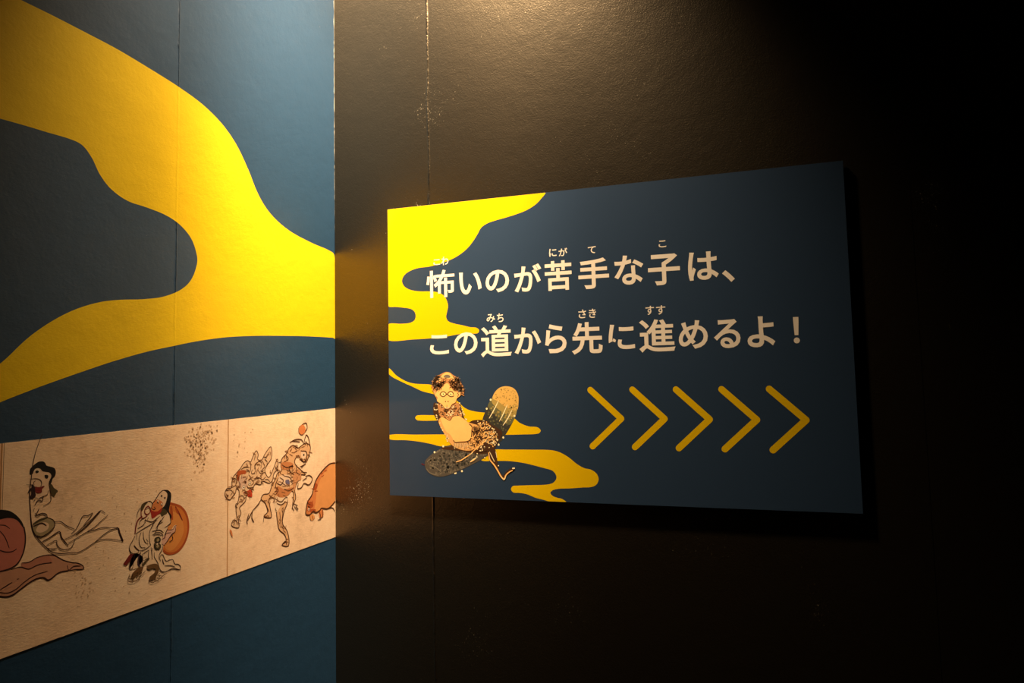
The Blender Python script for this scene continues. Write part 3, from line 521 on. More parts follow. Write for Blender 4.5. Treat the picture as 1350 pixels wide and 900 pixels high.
S bd 13 0.5 3564 13735 3588 13708 3598 13675
S bd 13 0.5 3268 13430 3261 13465 3231 13486
S bd 13 0.5 3387 13672 3424 13685 3463 13680
S bd 13 0.5 3451 13678 3447 13643 3426 13613
S bd 13 0.5 3499 13549 3498 13584 3508 13618
S bd 13 0.5 3522 13562 3529 13597 3524 13631
S bd 13 0.5 3395 13664 3367 13688 3333 13705
S bd 13 0.5 3588 13770 3566 13799 3538 13823
S bd 13 0.5 3426 13725 3436 13691 3459 13664
S bd 13 0.5 3510 13473 3473 13460 3439 13443
S bd 13 0.5 3414 13722 3405 13756 3424 13787
S bd 13 0.5 3450 13691 3442 13725 3421 13755
S sk 22 0.4 3723 13610 3631 13505 3525 13423 3420 13340 3327 13269
S crm 14 0.6 3367 13281 3274 13222 3182 13173 3128 13143
F bd 0 1 3670 13320 3791 13391 3858 13315 3887 13117 3921 12949 3999 12837 4068 12907 4154 12970 4263 12998 4254 12964 4169 12909 4084 12846 4031 12749 3932 12827 3850 12963 3734 13114
S sk 30 0.4 3704 13282 3726 13144 3818 13039 3900 12918 3965 12813 4028 12769 4067 12846 4152 12916 4211 12940
S crm 13 0.4 3721 13298 3787 13176 3828 13100
S crm 13 0.4 3857 13300 3880 13178
S crm 13 0.4 3949 12835 4023 12754 4075 12846
S crm 33 0.2 4204 12978 4258 12984
D crm 13 3911 13025 13 3453 13251 13 3444 13201 13 3759 13468 13 3616 13176 13 3515 13311 13 3567 13319
S sk 17 0.5 3324 13261 3235 13198 3094 13117 2978 13076
S sk 17 0.5 3417 13154 3355 13114 3294 13082
F hr 0 1 2483 14486 2461 14579 2480 14692 2552 14799 2640 14833 2722 14871 2792 14887 2872 14872 2952 14817 3042 14764 3120 14661 3164 14569 3179 14437 3127 14422 3081 14387 3024 14347 2988 14266 2907 14226 2848 14145 2745 14146 2677 14228 2573 14290 2557 14351 2517 14413
F sk 0 1 2506 14480 2495 14517 2565 14475 2589 14536 2671 14555 2694 14596 2741 14626 2788 14656 2834 14645 2868 14604 2901 14552 2969 14490 3026 14479 3094 14463 3081 14392 3024 14352 2982 14271 2907 14231 2849 14155 2745 14156 2683 14233 2579 14295 2569 14351 2523 14424
F sk 0 1 2580 14701 2598 14742 2663 14792 2727 14847 2791 14874 2866 14862 2923 14808 2974 14766 2996 14704 2939 14715 2870 14737 2801 14759 2732 14750 2673 14709 2614 14659
F b7 0 1 2727 14796 2756 14821 2802 14830 2860 14817 2884 14780 2847 14763 2778 14767 2738 14775
S hr 20 0.5 2672 14676 2706 14657 2743 14673
S hr 20 0.5 2542 14588 2511 14612 2473 14624
S hr 20 0.5 2591 14579 2631 14572 2672 14573
S hr 20 0.5 2591 14604 2553 14590 2523 14566
S hr 20 0.5 2502 14603 2535 14624 2539 14660
S hr 20 0.5 2500 14620 2468 14598 2429 14588
S hr 20 0.5 2612 14602 2583 14627 2554 14653
S hr 20 0.5 2548 14686 2567 14717 2553 14751
S hr 20 0.5 2501 14642 2537 14625 2577 14630
S hr 20 0.5 2721 14733 2753 14755 2772 14786
S hr 20 0.5 2591 14700 2631 14694 2657 14666
S hr 20 0.5 2521 14640 2523 14604 2494 14579
S hr 20 0.5 2542 14621 2503 14610 2491 14576
S hr 20 0.5 2547 14539 2512 14557 2471 14560
S hr 20 0.5 2551 14670 2591 14671 2627 14688
S hr 20 0.5 2524 14677 2486 14690 2449 14706
S hr 20 0.5 2711 14640 2745 14659 2782 14672
S hr 20 0.5 2565 14537 2603 14549 2644 14547
S hr 20 0.5 2508 14643 2469 14635 2451 14602
S hr 20 0.5 2667 14674 2656 14640 2622 14620
S hr 20 0.5 2625 14632 2648 14602 2650 14566
S hr 20 0.5 2721 14702 2728 14737 2713 14770
S hr 20 0.5 2643 14575 2626 14608 2628 14644
S hr 20 0.5 2568 14609 2552 14643 2541 14677
S hr 20 0.5 2625 14652 2663 14638 2669 14602
S hr 20 0.5 2633 14637 2596 14652 2557 14662
S hr 20 0.5 2557 14623 2526 14646 2514 14681
S hr 20 0.5 2651 14655 2691 14656 2729 14669
S hr 20 0.5 2665 14684 2694 14659 2734 14660
S hr 20 0.5 2549 14629 2529 14661 2525 14697
S hr 20 0.5 2529 14619 2488 14619 2452 14636
S hr 20 0.5 2640 14567 2678 14580 2711 14600
S hr 20 0.5 2499 14569 2524 14541 2519 14506
S hr 20 0.5 2665 14604 2625 14612 2594 14589
S hr 20 0.5 2535 14568 2537 14604 2569 14627
S hr 20 0.5 2573 14602 2532 14602 2496 14584
S hr 20 0.5 2520 14555 2488 14532 2454 14513
S hr 20 0.5 2498 14569 2491 14534 2504 14500
S hr 20 0.5 2603 14619 2603 14655 2600 14691
S hr 20 0.5 2750 14718 2777 14744 2763 14778
S hr 20 0.5 2726 14717 2707 14748 2668 14757
S hr 20 0.5 2697 14719 2682 14753 2694 14787
S hr 20 0.5 2623 14602 2613 14637 2586 14664
S hr 20 0.5 2728 14691 2734 14656 2702 14634
S hr 20 0.5 2633 14610 2619 14644 2604 14677
S hr 20 0.5 2516 14664 2491 14693 2466 14722
S hr 20 0.5 2545 14647 2506 14634 2494 14599
S hr 20 0.5 2502 14570 2536 14590 2554 14622
S hr 20 0.5 2599 14628 2582 14661 2601 14693
S hr 20 0.5 2561 14641 2554 14605 2542 14571
S hr 20 0.5 2734 14695 2774 14691 2814 14694
S hr 20 0.5 2518 14514 2531 14479 2535 14444
S hr 20 0.5 2584 14515 2574 14550 2548 14578
S hr 20 0.5 2697 14719 2731 14699 2738 14664
S hr 20 0.5 2516 14604 2512 14640 2538 14668
S hr 20 0.5 2877 14680 2895 14648 2914 14617
S hr 20 0.5 2897 14643 2864 14664 2847 14696
S hr 20 0.5 2968 14569 2928 14571 2909 14603
S hr 20 0.5 3016 14562 3046 14538 3080 14519
S hr 20 0.5 3027 14496 2989 14507 2950 14515
S hr 20 0.5 3088 14550 3095 14515 3070 14487
S hr 20 0.5 3114 14518 3115 14482 3126 14448
S hr 20 0.5 2892 14667 2909 14700 2909 14735
S hr 20 0.5 3036 14525 3005 14548 2996 14583
S hr 20 0.5 3015 14552 2978 14564 2967 14599
S hr 20 0.5 3019 14559 3019 14595 3006 14629
S hr 20 0.5 2945 14568 2960 14601 2979 14632
S hr 20 0.5 3054 14515 3016 14528 2986 14505
S hr 20 0.5 3037 14527 3000 14540 2963 14554
S hr 20 0.5 3043 14531 3059 14564 3051 14598
S hr 20 0.5 3043 14554 3082 14557 3118 14572
S hr 20 0.5 2936 14596 2897 14602 2871 14575
S hr 20 0.5 2976 14686 2941 14670 2920 14639
S hr 20 0.5 3030 14629 3056 14602 3094 14591
S hr 20 0.5 2890 14655 2927 14668 2966 14658
S hr 20 0.5 2908 14622 2870 14633 2859 14668
S hr 20 0.5 3091 14589 3074 14557 3034 14555
S hr 20 0.5 3104 14519 3137 14539 3177 14540
S hr 20 0.5 3026 14579 2988 14569 2947 14569
S hr 20 0.5 2870 14657 2842 14683 2802 14687
S hr 20 0.5 3096 14548 3118 14578 3135 14610
S hr 20 0.5 3105 14568 3143 14580 3179 14594
S hr 20 0.5 3060 14624 3095 14608 3127 14586
S hr 20 0.5 3056 14575 3068 14541 3103 14523
S hr 20 0.5 3036 14685 3069 14666 3066 14630
S hr 20 0.5 2921 14613 2947 14585 2933 14552
S hr 20 0.5 2969 14561 2985 14529 2987 14493
S hr 20 0.5 3085 14522 3115 14499 3125 14465
S hr 20 0.5 3093 14566 3117 14595 3156 14602
S hr 20 0.5 2935 14711 2902 14690 2872 14667
S hr 20 0.5 2951 14569 2968 14537 3008 14536
S hr 20 0.5 3026 14709 3032 14744 3063 14767
S hr 20 0.5 3036 14639 3065 14616 3087 14585
S hr 20 0.5 3117 14561 3126 14596 3136 14630
S hr 20 0.5 2913 14553 2953 14549 2970 14517
S hr 20 0.5 3108 14541 3123 14574 3107 14606
S hr 20 0.5 3086 14490 3125 14482 3164 14474
S hr 20 0.5 2982 14642 3013 14620 3018 14585
S hr 20 0.5 3027 14634 3067 14633 3106 14641
S hr 20 0.5 2978 14687 2985 14722 2993 14757
S hr 20 0.5 2865 14700 2901 14684 2938 14697
S hr 20 0.5 2942 14580 2902 14577 2862 14574
S hr 20 0.5 3154 14457 3153 14421 3185 14399
S hr 20 0.5 3073 14493 3041 14514 3002 14524
S hr 20 0.5 2959 14685 2994 14702 3034 14699
S hr 20 0.5 3035 14551 3074 14544 3108 14524
S hr 20 0.5 2977 14588 2949 14613 2917 14635
S hr 20 0.5 3010 14557 3017 14592 3054 14606
S hr 20 0.5 3025 14513 3064 14507 3087 14478
S hr 20 0.5 2973 14678 2936 14663 2899 14651
S hr 20 0.5 2850 14699 2863 14665 2887 14636
S hr 20 0.5 2902 14579 2867 14563 2866 14527
S hr 20 0.5 3068 14630 3056 14664 3080 14693
S hr 20 0.5 2901 14693 2940 14701 2978 14688
S hr 20 0.5 3132 14499 3170 14508 3190 14539
S b7 13 0.5 2614 14785 2578 14803 2539 14814
S b7 13 0.5 2610 14759 2648 14771 2689 14767
S b7 13 0.5 2584 14787 2621 14772 2661 14765
S b7 13 0.5 2546 14721 2530 14688 2499 14665
S b7 13 0.5 2587 14771 2621 14791 2660 14783
S b7 13 0.5 2552 14722 2592 14717 2624 14740
S b7 13 0.5 2568 14664 2562 14629 2591 14604
S b7 13 0.5 2599 14745 2559 14749 2520 14761
S b7 13 0.5 2595 14750 2634 14738 2673 14730
S b7 13 0.5 2543 14708 2507 14725 2483 14754
S b7 13 0.5 2520 14644 2479 14647 2441 14659
S b7 13 0.5 2567 14666 2575 14631 2591 14598
S b7 13 0.5 2533 14714 2573 14717 2606 14738
S b7 13 0.5 2557 14709 2542 14743 2524 14775
S b7 13 0.5 2550 14697 2518 14720 2524 14755
S b7 13 0.5 2543 14624 2541 14588 2527 14554
S b7 13 0.5 2489 14658 2494 14622 2498 14587
S b7 13 0.5 2598 14724 2589 14759 2617 14785
S b7 13 0.5 2592 14744 2611 14712 2610 14676
S b7 13 0.5 2513 14699 2545 14721 2564 14752
S b7 13 0.5 2507 14619 2472 14638 2436 14655
S b7 13 0.5 2570 14750 2605 14768 2645 14775
S b7 13 0.5 2594 14739 2553 14742 2513 14750
S b7 13 0.5 2589 14721 2628 14730 2651 14760
S b7 13 0.5 2603 14783 2564 14774 2553 14739
S b7 13 0.5 2539 14652 2580 14654 2607 14681
S b7 13 0.5 2608 14750 2584 14780 2567 14813
S b7 13 0.5 2536 14687 2502 14708 2462 14714
S b7 13 0.5 2514 14689 2539 14718 2579 14712
S b7 13 0.5 2538 14725 2534 14689 2552 14657
S b7 13 0.5 2521 14598 2553 14574 2556 14539
S b7 13 0.5 2540 14656 2530 14692 2535 14727
S b7 13 0.5 2507 14655 2500 14619 2528 14593
S b7 13 0.5 2515 14701 2521 14737 2517 14773
S b7 13 0.5 2509 14654 2511 14618 2547 14602
S b7 13 0.5 2561 14684 2528 14706 2487 14709
S b7 13 0.5 2563 14717 2554 14752 2518 14769
S b7 13 0.5 2532 14712 2515 14745 2500 14779
S b7 13 0.5 2594 14771 2625 14794 2664 14804
S b7 13 0.5 2523 14612 2561 14599 2598 14583
S b7 13 0.5 3067 14642 3085 14674 3124 14681
S b7 13 0.5 3032 14743 3059 14717 3096 14702
S b7 13 0.5 3135 14560 3167 14538 3206 14539
S b7 13 0.5 3093 14560 3078 14528 3062 14495
S b7 13 0.5 2997 14770 3033 14785 3072 14775
S b7 13 0.5 3090 14618 3067 14647 3043 14675
S b7 13 0.5 3143 14555 3104 14564 3067 14551
S b7 13 0.5 3022 14635 3038 14668 3058 14699
S b7 13 0.5 3144 14550 3126 14581 3092 14600
S b7 13 0.5 3135 14541 3140 14506 3121 14475
S b7 13 0.5 3085 14503 3121 14488 3160 14497
S b7 13 0.5 3052 14533 3056 14498 3062 14462
S b7 13 0.5 3007 14728 3029 14757 3024 14793
S b7 13 0.5 3116 14492 3149 14513 3185 14498
S b7 13 0.5 3074 14633 3083 14668 3107 14696
S b7 13 0.5 3075 14564 3084 14599 3105 14629
S b7 13 0.5 3114 14479 3074 14473 3036 14465
S b7 13 0.5 3131 14552 3128 14517 3105 14488
S b7 13 0.5 3067 14716 3092 14688 3081 14654
S b7 13 0.5 3102 14653 3072 14629 3035 14640
S b7 13 0.5 3086 14671 3090 14635 3110 14605
S b7 13 0.5 3115 14515 3133 14546 3121 14580
S b7 13 0.5 3147 14565 3180 14545 3219 14538
S b7 13 0.5 3059 14718 3019 14721 2987 14700
S b7 13 0.5 3117 14596 3109 14561 3136 14535
S b7 13 0.5 3074 14691 3080 14727 3114 14746
S b7 13 0.5 3046 14640 3059 14673 3035 14701
S b7 13 0.5 3016 14759 3044 14784 3083 14774
S b7 13 0.5 2994 14743 3008 14710 3048 14704
S b7 13 0.5 3034 14635 3033 14671 3060 14697
S b7 13 0.5 3061 14693 3041 14663 3051 14628
S b7 13 0.5 3099 14480 3088 14515 3110 14544
S b7 13 0.5 2984 14750 2954 14727 2916 14715
S b7 13 0.5 3147 14562 3118 14538 3093 14511
S b7 13 0.5 3124 14595 3133 14560 3137 14524
S b7 13 0.5 3065 14583 3034 14605 2995 14612
S b7 13 0.5 3134 14507 3097 14494 3064 14514
S b7 13 0.5 3046 14597 3074 14572 3094 14541
S b7 13 0.5 3123 14557 3090 14577 3051 14586
S b7 13 0.5 3142 14479 3103 14485 3079 14514
S b7 13 0.5 3103 14569 3063 14566 3038 14594
S b7 13 0.5 3041 14614 3002 14608 2964 14598
S b7 13 0.5 3038 14715 3065 14689 3072 14654
S b7 13 0.5 3035 14729 3072 14742 3112 14747
S b7 13 0.5 3136 14516 3100 14533 3064 14548
S bd 13 0.5 2706 14651 2736 14660 2768 14655
S bd 13 0.5 2636 14569 2637 14541 2640 14513
S bd 13 0.5 2700 14665 2732 14667 2756 14648
S bd 13 0.5 2652 14588 2679 14603 2708 14591
S bd 13 0.5 2656 14565 2639 14589 2646 14617
S bd 13 0.5 2553 14596 2524 14584 2503 14563
S bd 13 0.5 2665 14574 2637 14589 2609 14603
S bd 13 0.5 2640 14649 2660 14671 2689 14683
S bd 13 0.5 2691 14661 2721 14670 2748 14654
S bd 13 0.5 2610 14547 2588 14527 2570 14504
S bd 13 0.5 2552 14614 2533 14591 2541 14563
S bd 13 0.5 2680 14689 2711 14684 2726 14659
S bd 13 0.5 2586 14593 2605 14615 2628 14635
S bd 13 0.5 2655 14659 2654 14687 2658 14715
S bd 13 0.5 2589 14551 2587 14523 2560 14508
S bd 13 0.5 2524 14568 2535 14541 2560 14524
S bd 13 0.5 2658 14567 2639 14589 2610 14600
S bd 13 0.5 2645 14596 2615 14606 2584 14598
S bd 13 0.5 2636 14620 2663 14604 2677 14579
S bd 13 0.5 2606 14589 2587 14567 2562 14549
S bd 13 0.5 2665 14580 2688 14599 2689 14627
S bd 13 0.5 2679 14610 2658 14588 2636 14568
S bd 13 0.5 2588 14613 2603 14588 2635 14584
S bd 13 0.5 2648 14615 2628 14593 2604 14574
S bd 13 0.5 2673 14616 2696 14596 2727 14600
S bd 13 0.5 2632 14539 2602 14532 2570 14529
S bd 13 0.5 2604 14616 2577 14602 2547 14612
S bd 13 0.5 2627 14582 2657 14572 2681 14553
S bd 13 0.5 2639 14634 2665 14651 2685 14673
S bd 13 0.5 2628 14656 2658 14666 2681 14686
S bd 13 0.5 2585 14641 2616 14648 2624 14675
S bd 13 0.5 2726 14661 2729 14689 2757 14702
S bd 13 0.5 2685 14643 2662 14624 2647 14599
S bd 13 0.5 2747 14729 2768 14750 2799 14758
S bd 13 0.5 2588 14625 2603 14600 2633 14590
S bd 13 0.5 2672 14617 2698 14633 2729 14625
S bd 13 0.5 2737 14695 2769 14697 2784 14722
S bd 13 0.5 2566 14630 2570 14602 2598 14588
S bd 13 0.5 2623 14649 2650 14635 2679 14647
S bd 13 0.5 2623 14592 2645 14572 2674 14560
S bd 13 0.5 2703 14680 2681 14659 2652 14647
S bd 13 0.5 2673 14663 2680 14635 2675 14607
S bd 13 0.5 2597 14644 2624 14660 2653 14646
S bd 13 0.5 2675 14651 2670 14623 2646 14604
S bd 13 0.5 2603 14607 2630 14622 2660 14631
S bd 13 0.5 2643 14582 2631 14556 2647 14532
S bd 13 0.5 2560 14597 2562 14625 2590 14638
S bd 13 0.5 2566 14569 2572 14597 2594 14617
S bd 13 0.5 2625 14568 2623 14596 2649 14613
S bd 13 0.5 2693 14659 2707 14684 2729 14704
S bd 13 0.5 2622 14624 2590 14622 2562 14608
S bd 13 0.5 2716 14718 2719 14690 2695 14672
S bd 13 0.5 2676 14599 2686 14626 2716 14634
S bd 13 0.5 2656 14685 2631 14702 2602 14715
S bd 13 0.5 2652 14566 2664 14540 2664 14512
S bd 13 0.5 2656 14620 2625 14616 2594 14609
S bd 13 0.5 2732 14693 2761 14682 2791 14672
S bd 13 0.5 2552 14621 2584 14622 2612 14634
S bd 13 0.5 2631 14580 2610 14602 2578 14604
S bd 13 0.5 2520 14596 2488 14597 2459 14609
S bd 13 0.5 2569 14556 2560 14529 2559 14500
S bd 13 0.5 2616 14602 2604 14629 2575 14640
S bd 13 0.5 2684 14727 2675 14700 2652 14680
S bd 13 0.5 2680 14636 2707 14620 2738 14621
S bd 13 0.5 2574 14589 2543 14581 2512 14575
S bd 13 0.5 2623 14543 2621 14514 2605 14490
S bd 13 0.5 2596 14625 2595 14653 2568 14668
S bd 13 0.5 2610 14550 2584 14567 2555 14577
S bd 13 0.5 2531 14590 2528 14562 2538 14535
S bd 13 0.5 2615 14609 2584 14616 2567 14639
S bd 13 0.5 2915 14605 2917 14577 2944 14562
S bd 13 0.5 3082 14601 3106 14618 3136 14611
S bd 13 0.5 3034 14703 3027 14731 2998 14742
S bd 13 0.5 2889 14613 2910 14634 2923 14660
S bd 13 0.5 2962 14611 2967 14639 2997 14648
S bd 13 0.5 3011 14505 3035 14523 3067 14524
S bd 13 0.5 3026 14596 3025 14624 3020 14652
S bd 13 0.5 2957 14569 2978 14590 2968 14617
S bd 13 0.5 3023 14694 3053 14700 3078 14717
S bd 13 0.5 3042 14693 3030 14667 3009 14646
S bd 13 0.5 2981 14622 3004 14641 3034 14649
S bd 13 0.5 3110 14520 3088 14540 3057 14540
S bd 13 0.5 3037 14590 3006 14586 2978 14598
S bd 13 0.5 3032 14562 3059 14576 3058 14604
S bd 13 0.5 2974 14646 2999 14628 3029 14636
S bd 13 0.5 3138 14538 3111 14552 3084 14566
S bd 13 0.5 3151 14481 3182 14485 3207 14502
S bd 13 0.5 2905 14681 2930 14664 2960 14655
S bd 13 0.5 3149 14482 3175 14497 3189 14522
S bd 13 0.5 3025 14648 3040 14624 3042 14596
S bd 13 0.5 2970 14669 2939 14664 2917 14643
S bd 13 0.5 2900 14686 2931 14683 2957 14700
S bd 13 0.5 3021 14633 3026 14605 3044 14582
S bd 13 0.5 3047 14555 3018 14564 2991 14548
S bd 13 0.5 2893 14614 2923 14623 2947 14641
S bd 13 0.5 2873 14662 2883 14688 2914 14695
S bd 13 0.5 3136 14459 3158 14439 3171 14414
S bd 13 0.5 2918 14662 2892 14678 2861 14681
S bd 13 0.5 3103 14585 3097 14558 3095 14530
S bd 13 0.5 2957 14680 2988 14682 3014 14698
S bd 13 0.5 3142 14543 3124 14520 3102 14500
S bd 13 0.5 2980 14625 2973 14652 2958 14677
S bd 13 0.5 2865 14723 2857 14696 2828 14684
S bd 13 0.5 2984 14656 2953 14655 2925 14641
S bd 13 0.5 2980 14589 3004 14571 3033 14581
S bd 13 0.5 3035 14568 3003 14565 2975 14577
S bd 13 0.5 2927 14549 2917 14576 2929 14602
S bd 13 0.5 2893 14658 2883 14631 2883 14603
S bd 13 0.5 2864 14711 2876 14737 2902 14753
S bd 13 0.5 3078 14493 3098 14514 3109 14541
S bd 13 0.5 3074 14528 3062 14554 3042 14576
S bd 13 0.5 3137 14510 3129 14537 3146 14560
S bd 13 0.5 2964 14680 2982 14657 3013 14658
S bd 13 0.5 2984 14549 2985 14577 3003 14600
S bd 13 0.5 2900 14583 2932 14582 2963 14581
S bd 13 0.5 2912 14640 2934 14620 2955 14599
S bd 13 0.5 3037 14573 3034 14545 3057 14526
S bd 13 0.5 2880 14698 2908 14712 2937 14722
S bd 13 0.5 3018 14498 3018 14526 3015 14554
S bd 13 0.5 3098 14599 3073 14581 3078 14553
S bd 13 0.5 2961 14676 2941 14654 2917 14636
S bd 13 0.5 2913 14682 2944 14681 2976 14678
S bd 13 0.5 2959 14595 2976 14618 2982 14646
S bd 13 0.5 3002 14533 2971 14526 2955 14502
S bd 13 0.5 3155 14451 3124 14449 3106 14427
S bd 13 0.5 2959 14591 2953 14619 2924 14630
S bd 13 0.5 3043 14628 3051 14655 3081 14664
S bd 13 0.5 3005 14614 2980 14597 2953 14583
S bd 13 0.5 3078 14638 3050 14650 3020 14659
S bd 13 0.5 2919 14593 2901 14616 2871 14623
S bd 13 0.5 2890 14595 2900 14622 2927 14635
S bd 13 0.5 2935 14537 2963 14525 2964 14497
S bd 13 0.5 3031 14565 3063 14568 3093 14576
S bd 13 0.5 3023 14610 3003 14588 2996 14561
S bd 13 0.5 3050 14564 3024 14547 3026 14520
S bd 13 0.5 3107 14513 3104 14541 3107 14568
S bd 13 0.5 3019 14693 3008 14719 2995 14744
S bd 13 0.5 2977 14642 3002 14626 3031 14637
S bd 13 0.5 2900 14582 2883 14606 2855 14617
S bd 13 0.5 3132 14523 3109 14503 3079 14510
S bd 13 0.5 3148 14504 3136 14478 3138 14450
S bd 13 0.5 3083 14604 3089 14632 3102 14657
S bd 13 0.5 3069 14570 3100 14575 3128 14588
S bd 13 0.5 3065 14595 3077 14621 3106 14632
S bd 13 0.5 2936 14713 2930 14740 2902 14753
S bd 13 0.5 2517 14688 2539 14704 2539 14730
S bd 13 0.5 2495 14591 2517 14574 2546 14569
S bd 13 0.5 2565 14708 2537 14701 2508 14701
S bd 13 0.5 2562 14713 2543 14732 2538 14758
S bd 13 0.5 2511 14669 2536 14682 2561 14669
S bd 13 0.5 2521 14691 2505 14712 2488 14733
S bd 13 0.5 2500 14664 2490 14640 2506 14618
S bd 13 0.5 2508 14646 2481 14636 2452 14634
S bd 13 0.5 2574 14787 2545 14785 2516 14781
S bd 13 0.5 2586 14758 2611 14744 2621 14720
S bd 13 0.5 2629 14776 2606 14791 2602 14817
S bd 13 0.5 2517 14658 2496 14676 2467 14680
S bd 13 0.5 2493 14656 2466 14645 2440 14657
S bd 13 0.5 2498 14639 2499 14665 2476 14680
S bd 13 0.5 2515 14649 2508 14674 2504 14700
S bd 13 0.5 2531 14673 2530 14699 2537 14724
S bd 13 0.5 2520 14652 2549 14658 2578 14660
S bd 13 0.5 2507 14660 2534 14652 2560 14639
S bd 13 0.5 2545 14738 2550 14764 2547 14789
S bd 13 0.5 2624 14800 2652 14806 2681 14810
S bd 13 0.5 2560 14753 2579 14773 2598 14792
S bd 13 0.5 2583 14765 2555 14774 2530 14761
S bd 13 0.5 2556 14707 2527 14707 2506 14689
S bd 13 0.5 2528 14716 2520 14740 2492 14749
S bd 13 0.5 2597 14790 2567 14792 2538 14791
S bd 13 0.5 2584 14753 2581 14727 2558 14712
S bd 13 0.5 2623 14772 2608 14794 2596 14818
S bd 13 0.5 2569 14781 2590 14799 2618 14806
S bd 13 0.5 2584 14799 2613 14804 2640 14813
S bd 13 0.5 2531 14672 2559 14664 2566 14639
S bd 13 0.5 2512 14689 2522 14665 2507 14643
S bd 13 0.5 2498 14604 2486 14628 2496 14652
S bd 13 0.5 2491 14645 2489 14671 2507 14691
S bd 13 0.5 2572 14725 2565 14750 2542 14766
S bd 13 0.5 2558 14722 2573 14743 2602 14745
S bd 13 0.5 2532 14704 2511 14721 2509 14747
S bd 13 0.5 2600 14802 2577 14785 2564 14762
S bd 13 0.5 2592 14764 2570 14747 2542 14752
S bd 13 0.5 2574 14789 2556 14809 2553 14835
S bd 13 0.5 2548 14732 2519 14730 2490 14731
S bd 13 0.5 3140 14591 3124 14570 3098 14560
S bd 13 0.5 3141 14564 3169 14565 3197 14562
S bd 13 0.5 3063 14666 3074 14690 3100 14701
S bd 13 0.5 3093 14571 3108 14550 3131 14535
S bd 13 0.5 3113 14637 3137 14625 3162 14637
S bd 13 0.5 3097 14664 3115 14684 3133 14703
S bd 13 0.5 3027 14735 3053 14746 3079 14736
S bd 13 0.5 3045 14694 3039 14719 3055 14740
S bd 13 0.5 3024 14681 2997 14690 2975 14706
S bd 13 0.5 3077 14686 3097 14667 3102 14642
S bd 13 0.5 2982 14769 3008 14757 3036 14751
S bd 13 0.5 3134 14577 3124 14553 3140 14532
S bd 13 0.5 3035 14705 3061 14716 3085 14730
S bd 13 0.5 3116 14567 3142 14557 3167 14569
S bd 13 0.5 3004 14730 3010 14754 2998 14778
S bd 13 0.5 3055 14656 3074 14675 3102 14673
S bd 13 0.5 2992 14748 2986 14723 2975 14699
S bd 13 0.5 3033 14686 3055 14703 3068 14725
S bd 13 0.5 3132 14577 3126 14552 3147 14535
S bd 13 0.5 3017 14712 2988 14714 2972 14693
S bd 13 0.5 3032 14680 3059 14670 3083 14684
S bd 13 0.5 3037 14702 3059 14718 3073 14741
S bd 13 0.5 3019 14712 2994 14724 2988 14749
S bd 13 0.5 3035 14710 3057 14726 3076 14745
S bd 13 0.5 3132 14573 3155 14559 3159 14534
S bd 13 0.5 3044 14711 3072 14717 3101 14715
S bd 13 0.5 2974 14763 2953 14781 2937 14802
S bd 13 0.5 3032 14721 3009 14707 2992 14686
S bd 13 0.5 3013 14695 2997 14717 2987 14740
S bd 13 0.5 2988 14736 2960 14741 2931 14740
S bd 13 0.5 3139 14561 3161 14577 3186 14590
S bd 13 0.5 3055 14714 3072 14694 3064 14669
S bd 13 0.5 3070 14695 3071 14670 3091 14652
S bd 13 0.5 2998 14714 3009 14738 3016 14763
S bd 13 0.5 3023 14754 3049 14743 3077 14742
S bd 13 0.5 3116 14564 3097 14583 3107 14607
S bd 13 0.5 2997 14737 2977 14756 2954 14772
S bd 13 0.5 3061 14686 3033 14682 3008 14670
S bd 13 0.5 3013 14762 2996 14741 2982 14719
S bd 13 0.5 3079 14666 3061 14686 3070 14711
F ey 0 1 2669 14443 2713 14478 2757 14442 2712 14403
D bd 16 2713 14438
D crm 7 2706 14426
F ey 0 1 2841 14439 2885 14474 2928 14438 2884 14400
D bd 16 2884 14434
D crm 6 2877 14422
S bd 17 0.1 2634 14428 2669 14473 2716 14488 2762 14467 2784 14436 2749 14401 2703 14386 2662 14407 2634 14433
S bd 17 0.1 2956 14404 2933 14389 2887 14384 2841 14405 2813 14436 2843 14477 2889 14491 2929 14470 2945 14429
S bd 17 0.1 2778 14436 2819 14439
D bd 13 2761 14288 13 2824 14288
S bd 13 0.4 2792 14222 2792 14186
S bd 13 0.4 2745 14156 2791 14171 2849 14155
S bd 13 0.4 3026 14459 3059 14428 3036 14378
S bd 13 0.4 2552 14393 2586 14351
S crm 20 0.35 2751 14161 2837 14158''',
